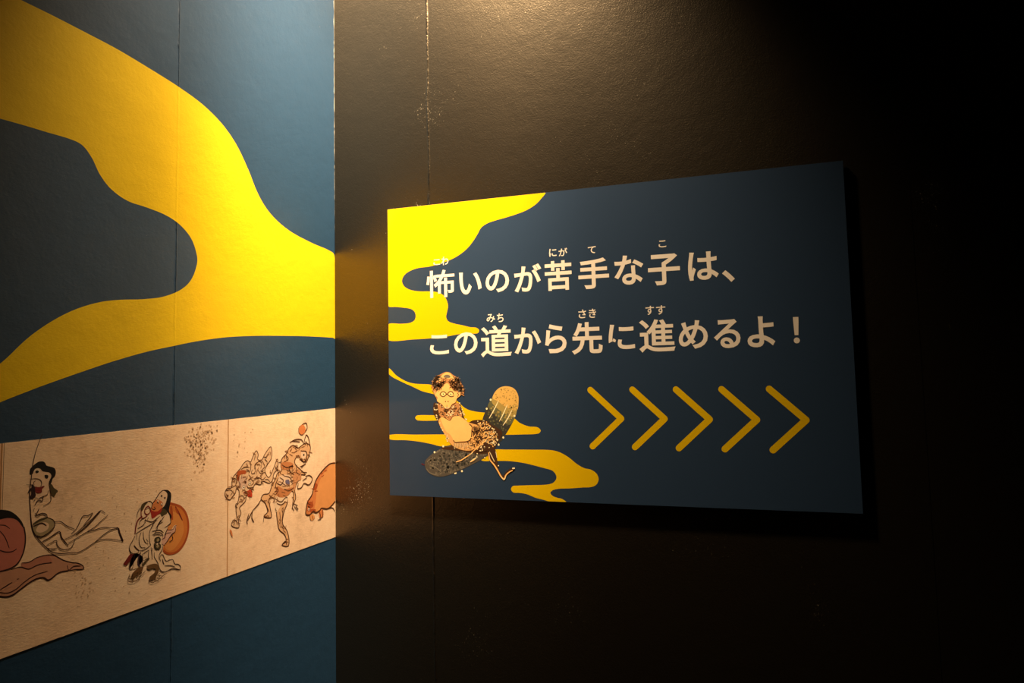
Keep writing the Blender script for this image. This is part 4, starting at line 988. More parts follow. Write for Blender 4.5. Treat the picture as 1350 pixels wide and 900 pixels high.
'pink_figure': '''F pk2 0 1 7133 12532 6997 12505 6921 12515 6813 12517 6814 12564 6719 12556 6591 12587 6459 12582 6357 12551 6252 12481 6163 12420 6037 12372 5945 12325 5916 12269 5944 12259 6142 12294 6212 12295 6315 12290 6382 12253 6449 12250 6517 12296 6632 12303 6774 12258 6896 12201 6988 12190 7123 12236
F pk3 0 1 6814 12564 6719 12556 6591 12587 6459 12582 6407 12519 6388 12459 6506 12483 6604 12481 6716 12459 6813 12514
F pk 0 1 7154 13203 7018 13187 6941 13161 6878 13116 6813 13037 6782 12946 6775 12822 6795 12704 6846 12595 6922 12538 6998 12520 7133 12535
F blk 0 1 7157 13305 7037 13288 6959 13248 6879 13172 6814 13075 6791 12994 6821 13034 6878 13116 6941 13161 7018 13184 7154 13195
S ink 20 0.1 6797 13026 6774 12898 6777 12776 6802 12675 6861 12576 6952 12531 7088 12525 7133 12532
S ink 11 0.35 7136 13118 7046 13095 6983 13041
S ink 11 0.35 7134 13050 7104 13029 7041 12941 6983 12793
S ink 15 0.35 7126 12808 7035 12757 6959 12740 6913 12747 6886 12763
S ink 13 0.35 6814 12564 6719 12548 6607 12583 6459 12582 6357 12551 6234 12461 6109 12398 6001 12359 5926 12304 5916 12260 6035 12282 6142 12302 6165 12372
S ink 15 0.35 6133 12299 6072 12332 5963 12313
S ink 13 0.35 6952 12516 6828 12515 6716 12459 6604 12481 6506 12480 6402 12464
S ink 20 0.2 6142 12294 6264 12306 6332 12287 6399 12249 6449 12247 6500 12289 6583 12306 6695 12282 6820 12225 6926 12180 7018 12188 7108 12227
S ink 13 0.35 7110 12273 6989 12227 6882 12242 6775 12303 6633 12358 6453 12365
S ink 13 0.35 7110 12283 7007 12321 6932 12346
S ink 14 0.35 6422 12475 6397 12461
S ink 13 0.35 6871 12370 6840 12366''',
'leaning_figure': '''F crp 0 1 6734 13686 6689 13711 6676 13754 6630 13769 6592 13752 6563 13718 6466 13686 6441 13653 6440 13617 6463 13575 6466 13511 6459 13447 6496 13389 6572 13370 6618 13360 6657 13407 6708 13558 6736 13598
F blk 0 1 6735 13695 6737 13767 6710 13799 6660 13837 6614 13856 6557 13851 6528 13829 6507 13790 6459 13770 6410 13750 6380 13723 6370 13671 6382 13627 6415 13595 6428 13551 6452 13518 6462 13556 6454 13591 6435 13625 6438 13662 6466 13689 6524 13706 6563 13721 6592 13756 6630 13770 6667 13762 6689 13729 6693 13707
F olv 0 1 6452 13527 6423 13523 6392 13472 6332 13417 6361 13385 6389 13348 6419 13376 6450 13445
F wht 0 1 6680 13737 6658 13765 6621 13765 6596 13734 6609 13705 6656 13707
F blk 0 1 6663 13726 6653 13739 6629 13740 6613 13723 6624 13707 6652 13705
F blk 0 1 6531 13662 6504 13664 6480 13650 6482 13618 6502 13610 6524 13629
F dred 0 1 6665 13529 6613 13516 6566 13518 6528 13519 6537 13500 6561 13481 6564 13441 6602 13429 6639 13440 6664 13480
F blk2 0 1 6708 13567 6684 13554 6660 13515 6658 13461 6648 13406 6693 13373 6726 13401 6709 13451 6719 13489 6761 13451 6738 13509 6711 13523
S ink 9 0.35 6728 13637 6664 13636 6607 13619 6573 13582 6572 13537 6585 13521
S ink 9 0.35 6675 13553 6681 13589 6653 13608
S ink 10 0.35 6463 13575 6467 13530 6445 13444 6433 13370 6436 13297 6474 13272 6540 13252
S ink 9 0.35 6469 13448 6487 13397 6534 13382 6600 13366
S ink 9 0.35 6647 13374 6678 13330
S ink 9 0.35 6662 13248 6674 13205
S ink 9 0.35 6781 13574 6708 13558
S ink 13 0.35 6553 13372 6547 13344 6561 13319 6599 13339 6627 13330 6658 13282
S ink 13 0.35 6596 13227 6622 13178 6640 13155
S ink 11 0.35 6640 13150 6594 13155 6547 13155 6508 13143 6484 13111
S red 9 0.35 6650 13495 6575 13474
S red 9 0.35 6640 13458 6583 13449
S ink 13 0.3 6580 14222 6627 14106 6672 13969 6700 13831 6716 13661 6731 13508 6727 13352 6715 13226 6693 13036 6649 12902 6564 12783 6461 12666 6392 12602 6271 12558 6148 12534 6023 12511 5896 12535 5785 12577 5691 12606 5555 12596 5436 12563 5273 12505
S ink 24 0.1 5359 12715 5327 12621 5273 12502
S ink 12 0.35 6120 12793 6049 12840 5997 12920 5944 13004 5870 12994 5792 13018 5832 12962 5941 12867
S ink 13 0.35 5460 12740 5359 12718 5499 12709 5615 12665 5747 12593
S ink 13 0.35 5864 12765 5752 12770 5618 12776 5460 12740
S ink 12 0.35 6369 13010 6283 12993 6194 12919 6067 12844
S ink 12 0.35 6224 12735 6083 12766 5940 12851 5794 12938 5662 13028 5584 12974
S ink 12 0.35 6161 12669 6046 12709 5901 12760 5753 12812 5640 12882 5540 12943
S ink 12 0.35 6479 12712 6396 12738 6336 12748 6326 12690 6273 12622 6185 12591 6115 12602 6080 12651 6063 12696
S ink 12 0.35 6478 12677 6393 12645 6325 12639
S ink 16 0.2 6539 12777 6432 12809 6297 12859 6260 12771 6205 12695 6160 12640
S ink 17 0.2 6047 12758 5867 12861 5662 13028
F ogr 0 1 6669 13046 6572 13082 6473 13086 6396 13039 6365 12977 6400 12905 6466 12856 6566 12846 6632 12891 6676 12986
F crp 0 1 6571 13027 6505 13029 6453 12987 6468 12927 6567 12901 6634 12946
S olv 32 0.35 6677 13032 6589 13069 6473 13086
S ink 21 0.4 6668 13007 6554 13023 6487 12978
S ink 14 0.35 6473 13086 6387 13030 6368 12954 6434 12888 6549 12847 6616 12872
S ink 14 0.35 6649 13175 6623 13139 6558 13157 6491 13129 6476 13087''',
'sack_figure': '''F org 0 1 4414 12920 4286 12871 4182 12818 4075 12696 4025 12552 4018 12407 4055 12271 4132 12166 4248 12102 4375 12096 4475 12135 4530 12188 4527 12276 4506 12449 4460 12658
F org2 0 1 4399 12767 4258 12720 4152 12577 4123 12408 4199 12262 4351 12156 4476 12205 4503 12330 4432 12513
S ored 39 0.1 4414 12910 4286 12863 4182 12807 4080 12686 4033 12544 4028 12409 4069 12274 4146 12173 4248 12112 4375 12106 4475 12145 4526 12196
S dred 26 0.35 4299 12839 4233 12735 4152 12588
S ored 52 0.35 4388 12865 4373 12742 4359 12638
S ored 53 0.35 4285 12806 4245 12717
F crr 0 1 4899 12899 4756 12833 4610 12767 4512 12808 4411 12729 4391 12605 4457 12518 4406 12448 4332 12532 4281 12542 4293 12484 4367 12400 4503 12310 4538 12219 4585 12112 4537 12140 4498 12052 4373 12002 4193 11887 4192 11816 4371 11862 4495 11854 4593 11889 4619 11984 4716 12027 4835 12037 4861 12178 4974 12072 5000 12212 5155 12061 5137 12282 5167 12401 5075 12551 5068 12740 5037 12905 4971 13027 4807 13018 4759 12980 4769 12914
F crr 0 1 5092 12271 4978 12244 4907 12151 4974 12053 5155 12061 5157 12174
F blk 0 1 4555 13138 4468 13134 4397 13078 4385 13005 4413 12869 4425 12791 4373 12701 4385 12663 4462 12778 4561 12767 4598 12804 4550 12874 4490 12963 4466 13039 4488 13099 4530 13122
F olv 0 1 4598 12804 4550 12854 4462 12794 4467 12759 4523 12740 4572 12730
F crp 0 1 4628 13086 4555 13130 4505 13115 4467 13069 4471 13000 4514 12897 4575 12869 4662 12954 4687 13017
F org3 0 1 4769 12924 4687 13007 4639 13009 4552 12944 4563 12867 4647 12823 4768 12859
F red 0 1 4785 12878 4732 12845 4647 12829 4563 12867 4586 12805 4658 12766 4754 12735 4774 12798
S ink 16 0.35 4774 12895 4746 12968 4687 13027 4628 13096 4555 13138 4468 13130
S ink 16 0.35 4633 12998 4650 12961 4633 12948
S ink 16 0.35 4551 12934 4583 12904
S ink 16 0.35 4757 12892 4728 12867 4697 12875 4714 12908
D blk 18 4578 13056 18 4513 13015
D wht 20 4648 12983 20 4573 12926
D blk 11 4657 12974 11 4583 12918
F olv 0 1 4973 12922 4952 12986 4889 13013 4830 13013 4888 12965 4922 12913 4956 12886
S dred 19 0.1 4793 12899 4834 12941 4887 12906 4891 12849 4845 12815 4796 12845 4786 12897
S dred 18 0.1 4961 12901 4955 12803 4924 12769 4845 12796
S ink 12 0.35 4912 12988 4819 13016 4763 12987 4758 12941
S ink 12 0.35 4981 12943 5025 12874 5035 12809
S dred 25 0.3 4939 12810 5012 12766 5051 12679 5064 12568
F dred 0 0 5148 12285 5081 12269 5135 12187 5212 12132 5267 12164
S ink 12 0.35 4895 12744 4753 12686 4681 12711 4609 12747
S ink 12 0.35 5053 12565 4893 12618 4752 12657 4657 12697
S ink 12 0.35 5020 12635 4917 12671 4872 12720
S ink 12 0.35 4987 12685 4977 12740 4896 12782
S ink 13 0.35 4681 12702 4752 12618 4798 12550
S ink 13 0.35 4584 12683 4643 12616 4679 12564
S ink 13 0.35 4523 12730 4583 12663 4632 12633
S ink 13 0.35 4411 12729 4391 12605 4433 12573 4507 12548
S ink 12 0.35 4872 12759 4895 12715
S ink 12 0.35 4826 12769 4844 12734
S ink 13 0.35 4546 12645 4631 12613 4654 12559 4701 12491
S ink 13 0.35 4750 12540 4605 12529 4531 12474
F cpk 0 1 4329 12504 4279 12537 4299 12441 4364 12420 4448 12337 4503 12281 4559 12305 4547 12392 4477 12433 4450 12495 4379 12480
S ink 11 0.35 5064 12537 5108 12471 5151 12417 5156 12354 5117 12292 5039 12268 4988 12283
S ink 11 0.35 4988 12294 4910 12286 4831 12306 4778 12332
S ink 11 0.35 4955 12567 4986 12498 4984 12411 4950 12339 4871 12315
S ink 11 0.35 4915 12570 4907 12470 4872 12397 4819 12363
S ink 11 0.35 4860 12449 4819 12396
S ink 12 0.35 4730 12630 4782 12575 4801 12502 4792 12390 4771 12331
S ink 12 0.35 4740 12484 4673 12502 4590 12485 4540 12435 4547 12403
S ink 12 0.35 4727 12470 4645 12469 4561 12434
S ink 11 0.35 5032 12551 5037 12477
S ink 12 0.35 4803 12273 4815 12188 4808 12153
S ink 12 0.35 4764 12296 4748 12194 4740 12104
S ink 12 0.35 4736 12279 4736 12235
S ink 12 0.35 4701 12205 4700 12138 4637 12035 4593 11924 4551 11875 4467 11845 4397 11863 4311 11864 4194 11812 4180 11854 4225 11902 4298 11929 4335 12000 4385 12018 4470 12016 4513 12083 4535 12127 4577 12131 4596 12091 4582 12044
S ink 12 0.35 4537 12267 4557 12204 4604 12149 4610 12073
S ink 12 0.35 4497 11950 4384 11922 4297 11883
S ink 12 0.35 4505 12394 4478 12444 4378 12440
S ink 12 0.35 4272 12532 4308 12528 4343 12484 4450 12495
S ink 12 0.35 4363 12409 4348 12326 4419 12302
S ink 12 0.35 4293 12508 4299 12441 4364 12414 4447 12331 4503 12281
S ink 11 0.35 5103 12278 5139 12159 5149 12055
S ink 11 0.35 5065 12269 5088 12124 5099 12063
S ink 11 0.35 5150 12066 5099 12063
S ink 11 0.35 4909 12232 4856 12252 4803 12262
S ink 11 0.35 4906 12123 4841 12139 4801 12152
S ink 15 0.2 5081 12401 5041 12349 4988 12299
S ink 16 0.2 4560 12372 4505 12388 4499 12438 4451 12518
S ink 16 0.2 4541 12061 4533 12020 4511 11976
S prp 28 0.3 4959 12265 4989 12208 5000 12103 4964 12051
S ink 12 0.35 4922 12235 4920 12126 4925 12052
S olv 32 0.35 4794 12139 4866 12102 4925 12052
F olv 0 1 4586 12373 4604 12348 4646 12346 4689 12367 4708 12399 4691 12424 4648 12426 4605 12405
F olv 0 1 4575 12273 4595 12243 4643 12240 4692 12265 4713 12304 4693 12334 4645 12338 4596 12313
D ogr 27 4636 12380 27 4641 12285
D crr 17 4650 12322
S blk 12 0.2 4704 12382 4671 12425 4616 12418 4588 12379 4601 12348 4684 12353 4710 12328 4682 12255 4613 12234 4575 12264
F brn 0 1 5034 12026 4957 12049 4904 12020 4968 11955 5058 11925 5122 11936 5097 11988
F brn2 0 1 4845 12021 4732 12036 4636 12002 4607 11917 4660 11842 4727 11794 4794 11818 4775 11856 4702 11886 4676 11934 4730 11970 4797 11965
S brn2 12 0.3 5148 11991 5178 11904 5120 11862 5005 11868 4916 11931 4864 11960
S brn2 12 0.3 4808 11805 4740 11754 4631 11758 4550 11791 4481 11823
D brn2 7 5104 11944 13 5085 11918 11 5148 11951 11 5096 11966 7 5045 11969 9 4968 11903 10 5097 11951 12 5095 11928 12 4961 11982 9 5120 11915 6 5068 11926 6 4993 11906 10 5095 11882 9 5096 11904 8 5096 11951 10 4949 11971 9 4944 11958 8 4987 11901 6 5057 11962 9 5028 11946 7 4974 11907 6 5041 11942 10 5059 11943 10 4974 11964 12 5009 11971 10 4937 11947 10 4964 11944 9 5125 11907 6 4947 11947 6 5091 11966 8 5015 11954 7 5105 11937 7 4993 11948 8 5110 11914 7 5142 11963 7 5126 11936 8 4985 11974 12 5134 11916 12 5009 11965 9 5024 11901 12 5019 11892 7 5058 11954 12 5071 11905 13 4970 11904 7 5055 11905 10 4582 11818 8 4755 11831 12 4679 11798 11 4673 11806 8 4651 11797 7 4595 11849 12 4627 11831 11 4552 11807 8 4613 11850 8 4639 11793 9 4729 11816 12 4786 11812 9 4685 11807 7 4599 11802 7 4602 11820 8 4771 11805 10 4681 11853 10 4592 11816 7 4671 11821 9 4710 11785 8 4734 11851 10 4735 11796 6 4602 11855 8 4751 11841 11 4688 11859 7 4669 11832 10 4622 11783 7 4599 11809 12 4692 11782 8 4725 11822''',
'crouching_demon': '''F dmn 0 1 2840 13253 2764 13333 2662 13369 2584 13338 2532 13414 2440 13524 2386 13452 2398 13360 2290 13338 2209 13431 2043 13555 2019 13351 2152 13216 2207 13129 2095 12981 1956 13152 1857 13303 1847 13118 1955 13037 1997 12910 2095 12877 2260 12940 2314 12883 2462 12915 2527 12842 2605 12800 2547 12699 2682 12749 2707 12653 2796 12597 2859 12554 2820 12457 2882 12344 2868 12216 2955 12225 3054 12290 3006 12368 2919 12334 2946 12570 2885 12702 2874 12861 2937 12907 2961 12840 3034 12781 3095 12738 3180 12788 3217 12864 3170 12945 3061 12945 3038 13101 2952 13178
S brk 19 0.05 2840 13253 2764 13333 2662 13369 2584 13338 2532 13414 2440 13524 2386 13452 2398 13360 2290 13338 2209 13431 2043 13555 2019 13351 2152 13216 2207 13129 2095 12981 1956 13152 1857 13303 1847 13118 1955 13037 1997 12910 2095 12877 2260 12940 2314 12883 2462 12915 2527 12842 2605 12800 2547 12699 2682 12749 2707 12653 2796 12597 2859 12554 2820 12457 2882 12344 2868 12216 2955 12225 3054 12290 3006 12368 2919 12334 2946 12570 2885 12702 2874 12861 2937 12907 2961 12840 3034 12781 3095 12738 3180 12788 3217 12864 3170 12945 3061 12945 3038 13101 2952 13178 2840 13253
F dmn2 0 1 2864 13094 2737 13111 2659 13009 2709 12889 2837 12891 2888 12989
F ored 0 1 2939 13141 2895 13215 2712 13203 2699 13142 2851 13137 2876 13041 2913 13047
F red2 0 1 2773 12809 2657 12826 2566 12830 2539 12706 2631 12713 2683 12767
S brk 16 0.35 2827 13233 2738 13257 2609 13240
S brk 16 0.35 2584 13328 2582 13199 2634 13133
S brk 16 0.35 2490 13187 2451 13274 2358 13318 2290 13272 2316 13182
S brk 16 0.35 2503 13115 2450 13163 2478 13259 2425 13308
S brk 16 0.35 2290 13328 2207 13205 2289 13141 2261 13062
S brk 16 0.35 2463 13109 2556 13122 2543 13194
S brk 16 0.35 2397 13174 2316 13088 2207 13092 2151 13027
S brk 16 0.35 2502 13022 2369 13021 2261 12968 2179 13012
S brk 16 0.35 2466 13443 2492 13354
S brk 17 0.35 2181 13371 2098 13456
S brk 15 0.35 2937 12907 2862 12967 2888 13043
S brk 15 0.35 3038 13083 2964 13090 2950 12981 3061 12945
S brk 15 0.35 2886 12756 2785 12757 2733 12694
S brk 15 0.35 2922 12619 2835 12675
S brk 16 0.35 2581 13034 2502 12949 2580 12905
S brk 15 0.35 3182 12911 3109 12917 3035 12870 3084 12807
S brk 16 0.35 2206 12960 2123 12948 2067 12901
S brk 16 0.35 2439 13384 2452 13423
S brk 15 0.35 2965 13180 2914 13065 2938 12997
S brk 16 0.35 2801 13157 2813 13068
S brk 15 0.35 3030 12320 2956 12359 2906 12260
S brk 16 0.35 2634 13115 2581 13052 2633 13005
D brk 45 2761 12901
D wht 39 2761 12901
D blk 15 2753 12900
D brk 41 2607 12955
D wht 35 2607 12955
D blk 15 2599 12954
D brk 25 3152 12818 26 2715 12990
S brk 16 0.35 2679 12924 2645 12879 2580 12869 2619 12838
S brl 15 0.5 2374 13251 2421 13275 2474 13286
S brl 15 0.5 2452 13456 2499 13479 2532 13512
S brl 14 0.5 3060 12787 3018 12761 2970 12760
S brl 15 0.5 2266 13138 2284 13106 2268 13068
S brl 15 0.5 2773 13268 2722 13266 2674 13273
S brl 15 0.5 2584 12747 2599 12784 2642 12812
S brl 15 0.5 2279 13100 2291 13065 2332 13047
S brl 15 0.5 2156 13381 2130 13412 2084 13428
S brl 15 0.5 2557 13285 2598 13314 2612 13351
S brl 14 0.5 2838 12924 2887 12940 2928 12968
S brl 14 0.5 2972 12330 2990 12366 2962 12390
S brl 14 0.5 3074 12942 3062 12974 3020 12986
S brl 16 0.5 1998 12914 1997 12876 1966 12840
S brl 14 0.5 2917 12911 2938 12946 2952 12983
S brl 14 0.5 2973 13032 3019 13051 3068 13058
S brl 15 0.5 2378 13323 2335 13340 2284 13321
S brl 15 0.5 2421 13163 2427 13127 2434 13091
S brl 14 0.5 3034 13067 3020 13099 2973 13102
S brl 15 0.5 2640 12770 2670 12805 2712 12833
S brl 15 0.5 2325 13236 2361 13269 2414 13280
S brl 15 0.5 2511 13063 2555 13050 2607 13056
S brl 14 0.5 2956 12968 2956 13004 2917 13020
S brl 15 0.5 2330 13057 2303 13021 2306 12984
S brl 15 0.5 2718 13043 2677 13059 2664 13092
S brl 14 0.5 3020 12888 3009 12851 2974 12820
S brl 14 0.5 3054 12976 3099 12969 3148 12974
S brl 15 0.5 2359 12936 2411 12936 2465 12943
S brl 15 0.5 2579 12857 2527 12844 2488 12813
S brl 15 0.5 2259 13302 2240 13264 2208 13229
S brl 14 0.5 2924 12914 2879 12923 2841 12940
S brl 14 0.5 2774 12653 2825 12666 2874 12668
S brl 15 0.5 2502 12998 2458 13013 2438 13044
S brl 15 0.5 2709 13189 2657 13182 2612 13193
S brl 15 0.5 2438 12953 2391 12965 2338 12954
S brl 15 0.5 2634 12759 2676 12787 2727 12800
S brl 14 0.5 3164 12805 3168 12770 3211 12763
S brl 14 0.5 2827 12794 2842 12762 2890 12758
S brl 15 0.5 2286 12973 2304 12940 2278 12903
S brl 15 0.5 2650 13013 2614 13034 2562 13029
S brl 14 0.5 3199 12872 3173 12838 3147 12804
S brl 15 0.5 2517 12932 2507 12966 2518 13004
S brl 15 0.5 2410 13145 2399 13180 2370 13207
S brl 14 0.5 2855 12426 2894 12411 2930 12394
S brl 16 0.5 1859 13244 1885 13282 1902 13321
S brl 15 0.5 2694 13332 2673 13295 2652 13259
S brl 15 0.5 2398 13060 2436 13040 2443 13005
S brl 14 0.5 2929 12307 2879 12298 2837 12270
S brl 15 0.5 2677 12794 2718 12823 2728 12861
S brl 14 0.5 2904 12379 2862 12351 2823 12320
S brl 16 0.5 1852 13133 1836 13093 1779 13078
S brl 14 0.5 2854 12714 2806 12694 2768 12663
S brl 14 0.5 2755 12782 2708 12760 2657 12755
S brl 16 0.5 2025 13053 2064 13086 2049 13120
S brl 15 0.5 2689 13087 2740 13090 2791 13091
S brl 15 0.5 2311 12942 2278 12908 2233 12880
S brl 14 0.5 2994 13101 3041 13119 3088 13138
S brl 14 0.5 2951 13040 2939 13073 2944 13110
S brl 14 0.5 2792 13000 2746 13008 2722 13037
S brl 15 0.5 2714 12844 2765 12856 2804 12839
S brl 16 0.5 2059 13397 2059 13435 2073 13474
S brk 16 0.5 1905 13133 1865 13152 1877 13189
S brk 14 0.5 2888 13064 2892 13098 2863 13122
S brk 15 0.5 2626 13167 2649 13201 2697 13213
S brk 14 0.5 3006 13110 2996 13075 2974 13042
S brk 14 0.5 2906 12643 2952 12641 2962 12610
S brk 16 0.5 1897 13133 1867 13099 1842 13063
S brk 15 0.5 2359 13000 2410 13011 2459 13027
S brk 15 0.5 2235 13142 2276 13125 2322 13147
S brk 15 0.5 2611 12743 2592 12707 2607 12677
S brk 15 0.5 2549 12847 2556 12813 2523 12781
S brk 15 0.5 2147 13367 2199 13378 2249 13393
S brk 15 0.5 2143 13291 2147 13256 2144 13220
S brk 15 0.5 2704 12716 2747 12709 2765 12680
S brk 14 0.5 3116 12917 3162 12923 3207 12925
S brk 14 0.5 2948 13101 2934 13131 2897 13148
S brk 15 0.5 2589 12859 2548 12872 2504 12848
S brk 14 0.5 2911 12572 2954 12595 2971 12630
S brk 14 0.5 2834 12996 2843 12964 2842 12930
S brk 16 0.5 1916 13173 1908 13136 1920 13102
S brk 14 0.5 2991 12336 2986 12301 3008 12276
S brk 15 0.5 2215 13350 2179 13319 2140 13290
S brk 14 0.5 2759 12799 2723 12815 2674 12810
F org3 0 1 3099 12224 3048 12191 3024 12083 3059 12118''',
'rattle_demon': '''F dm3 0 1 1758 13152 1730 13285 1584 13379 1521 13469 1392 13511 1262 13440 1151 13471 1017 13514 903 13473 857 13395 926 13215 994 13137 1151 13185 1240 13296 1349 13210 1327 13123 1195 13020 1017 12881 1151 12900 1239 12856 1304 12725 1348 12620 1317 12474 1377 12373 1412 12323 1391 12599 1582 12616 1560 12433 1664 12259 1705 12049 1580 11887 1516 11709 1537 11584 1724 11646 1600 11686 1642 11818 1807 11961 1869 12217 1910 12521 1991 12589 2090 12579 2049 12385 2021 12232 2147 12243 2224 12285 2128 12346 2187 12516 2303 12616 2246 12685 2090 12686 2012 12808 1912 12928 1852 13028 1729 13065
S brk 24 0.05 1758 13152 1730 13285 1584 13379 1521 13469 1392 13511 1262 13440 1151 13471 1017 13514 903 13473 857 13395 926 13215 994 13137 1151 13185 1240 13296 1349 13210 1327 13123 1195 13020 1017 12881 1151 12900 1239 12856 1304 12725 1348 12620 1317 12474 1377 12373 1412 12323 1391 12599 1582 12616 1560 12433 1664 12259 1705 12049 1580 11887 1516 11709 1537 11584 1724 11646 1600 11686 1642 11818 1807 11961 1869 12217 1910 12521 1991 12589 2090 12579 2049 12385 2021 12232 2147 12243 2224 12285 2128 12346 2187 12516 2303 12616 2246 12685 2090 12686 2012 12808 1912 12928 1852 13028 1729 13065 1758 13152
F crr 0 1 1919 12577 1561 12543 1581 12437 1706 12431 1869 12298 1918 12334
F ored2 0 1 1750 13206 1584 13212 1413 13162 1392 13075 1583 13059 1729 13093
F ored2 0 1 1851 12782 1666 12698 1391 12682 1582 12547 1830 12575 1911 12684
F crp 0 1 1831 12943 1667 12974 1456 12916 1412 12770 1582 12740 1790 12800
F blu 0 1 1624 12857 1519 12856 1506 12770 1603 12777
F dm4 0 1 1378 12989 1195 12992 1151 12815 1283 12778 1348 12620 1399 12656
S brk 22 0.35 1911 12548 1747 12466 1623 12526 1561 12516
S brk 22 0.35 1870 12460 1747 12411 1623 12444
S brk 22 0.35 1790 12937 1687 12867 1749 12794 1871 12840
S brk 22 0.35 1666 12698 1519 12647 1369 12679
S brk 22 0.35 1730 13175 1583 13101 1413 13120
S brk 22 0.35 1520 13120 1477 13003 1370 12931
S brk 23 0.35 1477 12975 1520 13092 1392 13103
S brk 23 0.35 1413 13134 1434 12997
S brk 23 0.35 1283 13117 1305 12979 1195 12907
S brk 23 0.35 1195 13063 1017 13096
S brk 23 0.35 1151 12957 972 12918
S brk 22 0.35 1831 12943 1912 12792 1830 12698 1911 12629
S brk 22 0.35 1626 13356 1542 13262 1667 13222
S brk 22 0.35 1788 12282 1746 12003
S brk 22 0.35 1685 12318 1726 12107
S brk 21 0.35 2090 12659 1991 12589
S brk 21 0.35 2148 12456 2088 12339
S brk 22 0.35 1646 12943 1498 12894 1413 12798
S brk 21 0.35 1951 12609 1930 12471
S brk 22 0.35 1703 11668 1621 11691 1579 11613
S brk 23 0.35 1412 12323 1433 12272
S brk 23 0.35 1317 12306 1238 12236
S brk 23 0.35 1390 12375 1260 12310
S brl 17 0.5 998 13349 1061 13352 1122 13350
S brl 16 0.5 1501 13399 1468 13428 1430 13455
S brl 17 0.5 1345 12779 1287 12759 1238 12775
S brl 16 0.5 1688 11946 1719 11985 1776 11997
S brl 17 0.5 1116 13275 1107 13234 1129 13199
S brl 17 0.5 1403 12955 1462 12972 1509 12954
S brl 16 0.5 1743 12996 1778 13032 1786 13071
S brl 16 0.5 1530 13371 1579 13399 1632 13422
S brl 17 0.5 1353 13060 1385 13031 1428 13009
S brl 17 0.5 1314 12991 1261 13004 1242 13039
S brl 17 0.5 1409 13307 1463 13330 1514 13357
S brl 16 0.5 1828 12865 1771 12852 1715 12833
S brl 16 0.5 1697 12587 1642 12567 1588 12543
S brl 16 0.5 1674 12461 1616 12447 1569 12416
S brl 17 0.5 1361 13483 1310 13500 1251 13482
S brl 15 0.5 2142 12293 2101 12261 2082 12222
S brl 17 0.5 1401 13503 1456 13493 1488 13463
S brl 17 0.5 1147 13442 1089 13451 1031 13460
S brl 16 0.5 1882 12932 1938 12947 1988 12972
S brl 17 0.5 1417 12916 1440 12883 1493 12874
S brl 16 0.5 1790 12064 1813 12103 1806 12140
S brl 16 0.5 1885 12572 1937 12567 1992 12584
S brl 16 0.5 1986 12668 1933 12647 1919 12608
S brl 15 0.5 2136 12574 2183 12564 2235 12584
S brl 16 0.5 2008 12589 2060 12584 2086 12555
S brl 17 0.5 948 13431 945 13471 928 13508
S brl 17 0.5 1201 13258 1252 13287 1312 13302
S brl 16 0.5 1820 12502 1855 12538 1864 12577
S brl 16 0.5 1532 13032 1567 13005 1559 12966
S brl 17 0.5 1284 13407 1330 13439 1365 13475
S brl 16 0.5 1972 12812 1994 12850 1974 12882
S brl 16 0.5 1952 12858 2006 12857 2041 12834
S brl 16 0.5 1744 12657 1687 12641 1632 12619
S brl 15 0.5 2134 12546 2097 12512 2063 12476
S brl 16 0.5 1808 12021 1806 12059 1772 12082
S brl 16 0.5 1922 12542 1958 12520 1979 12489
S brl 17 0.5 1051 13350 1113 13363 1166 13390
S brl 17 0.5 1326 13368 1386 13367 1445 13379
S brl 17 0.5 1316 12958 1372 12981 1429 12975
S brl 17 0.5 1297 12821 1268 12851 1282 12892
S brl 16 0.5 1598 12744 1642 12777 1690 12805
S brl 16 0.5 1533 11652 1586 11681 1614 11721
S brl 17 0.5 1166 12948 1192 12915 1235 12893
S brl 16 0.5 1979 12647 2020 12628 2055 12605
S brl 16 0.5 1612 12811 1576 12775 1520 12754
S brl 16 0.5 1692 11937 1694 11975 1705 12015
S brl 17 0.5 1103 13202 1162 13222 1212 13205
S brl 17 0.5 963 13200 980 13163 986 13124
S brl 16 0.5 1856 12534 1862 12497 1915 12492
S brl 16 0.5 1949 12774 1896 12753 1847 12764
S brl 16 0.5 1779 13013 1764 13048 1729 13073
S brl 16 0.5 1716 12769 1659 12755 1601 12751
S brl 16 0.5 1799 12567 1818 12607 1846 12644
S brl 17 0.5 1387 12793 1427 12828 1486 12845
S brl 15 0.5 2088 12667 2062 12630 2022 12597
S brl 17 0.5 1375 12440 1395 12481 1441 12513
S brl 17 0.5 1028 13339 1088 13334 1145 13357
S brl 15 0.5 2134 12269 2188 12280 2225 12314
S brl 17 0.5 1166 13440 1213 13420 1236 13385
S brl 17 0.5 1318 13306 1279 13271 1220 13252
S brl 16 0.5 1482 12946 1453 12907 1400 12881
S brl 16 0.5 1498 12637 1557 12643 1598 12678
S brl 15 0.5 2085 12478 2058 12506 2059 12543
S brl 16 0.5 1492 12783 1517 12751 1506 12711
S brl 16 0.5 1521 13029 1505 13064 1536 13101
S brl 17 0.5 1172 13289 1110 13282 1054 13257
S brl 16 0.5 1495 13402 1454 13426 1432 13460
S brl 17 0.5 1340 12778 1392 12767 1447 12759
S brl 17 0.5 918 13322 854 13315 797 13289
S brl 16 0.5 1613 11860 1659 11893 1691 11931
S brl 17 0.5 1353 12804 1409 12828 1461 12817
S brl 16 0.5 1534 13244 1590 13237 1645 13231
S brl 16 0.5 1736 12093 1781 12125 1807 12164
S brl 16 0.5 1457 12930 1434 12963 1381 12974
S brl 16 0.5 1537 13417 1595 13429 1653 13427
S brl 16 0.5 1651 11936 1614 11958 1603 11993
S brl 16 0.5 1661 11935 1697 11972 1691 12009
S brl 16 0.5 1534 11715 1593 11730 1620 11770
S brl 16 0.5 1682 13085 1686 13124 1696 13164
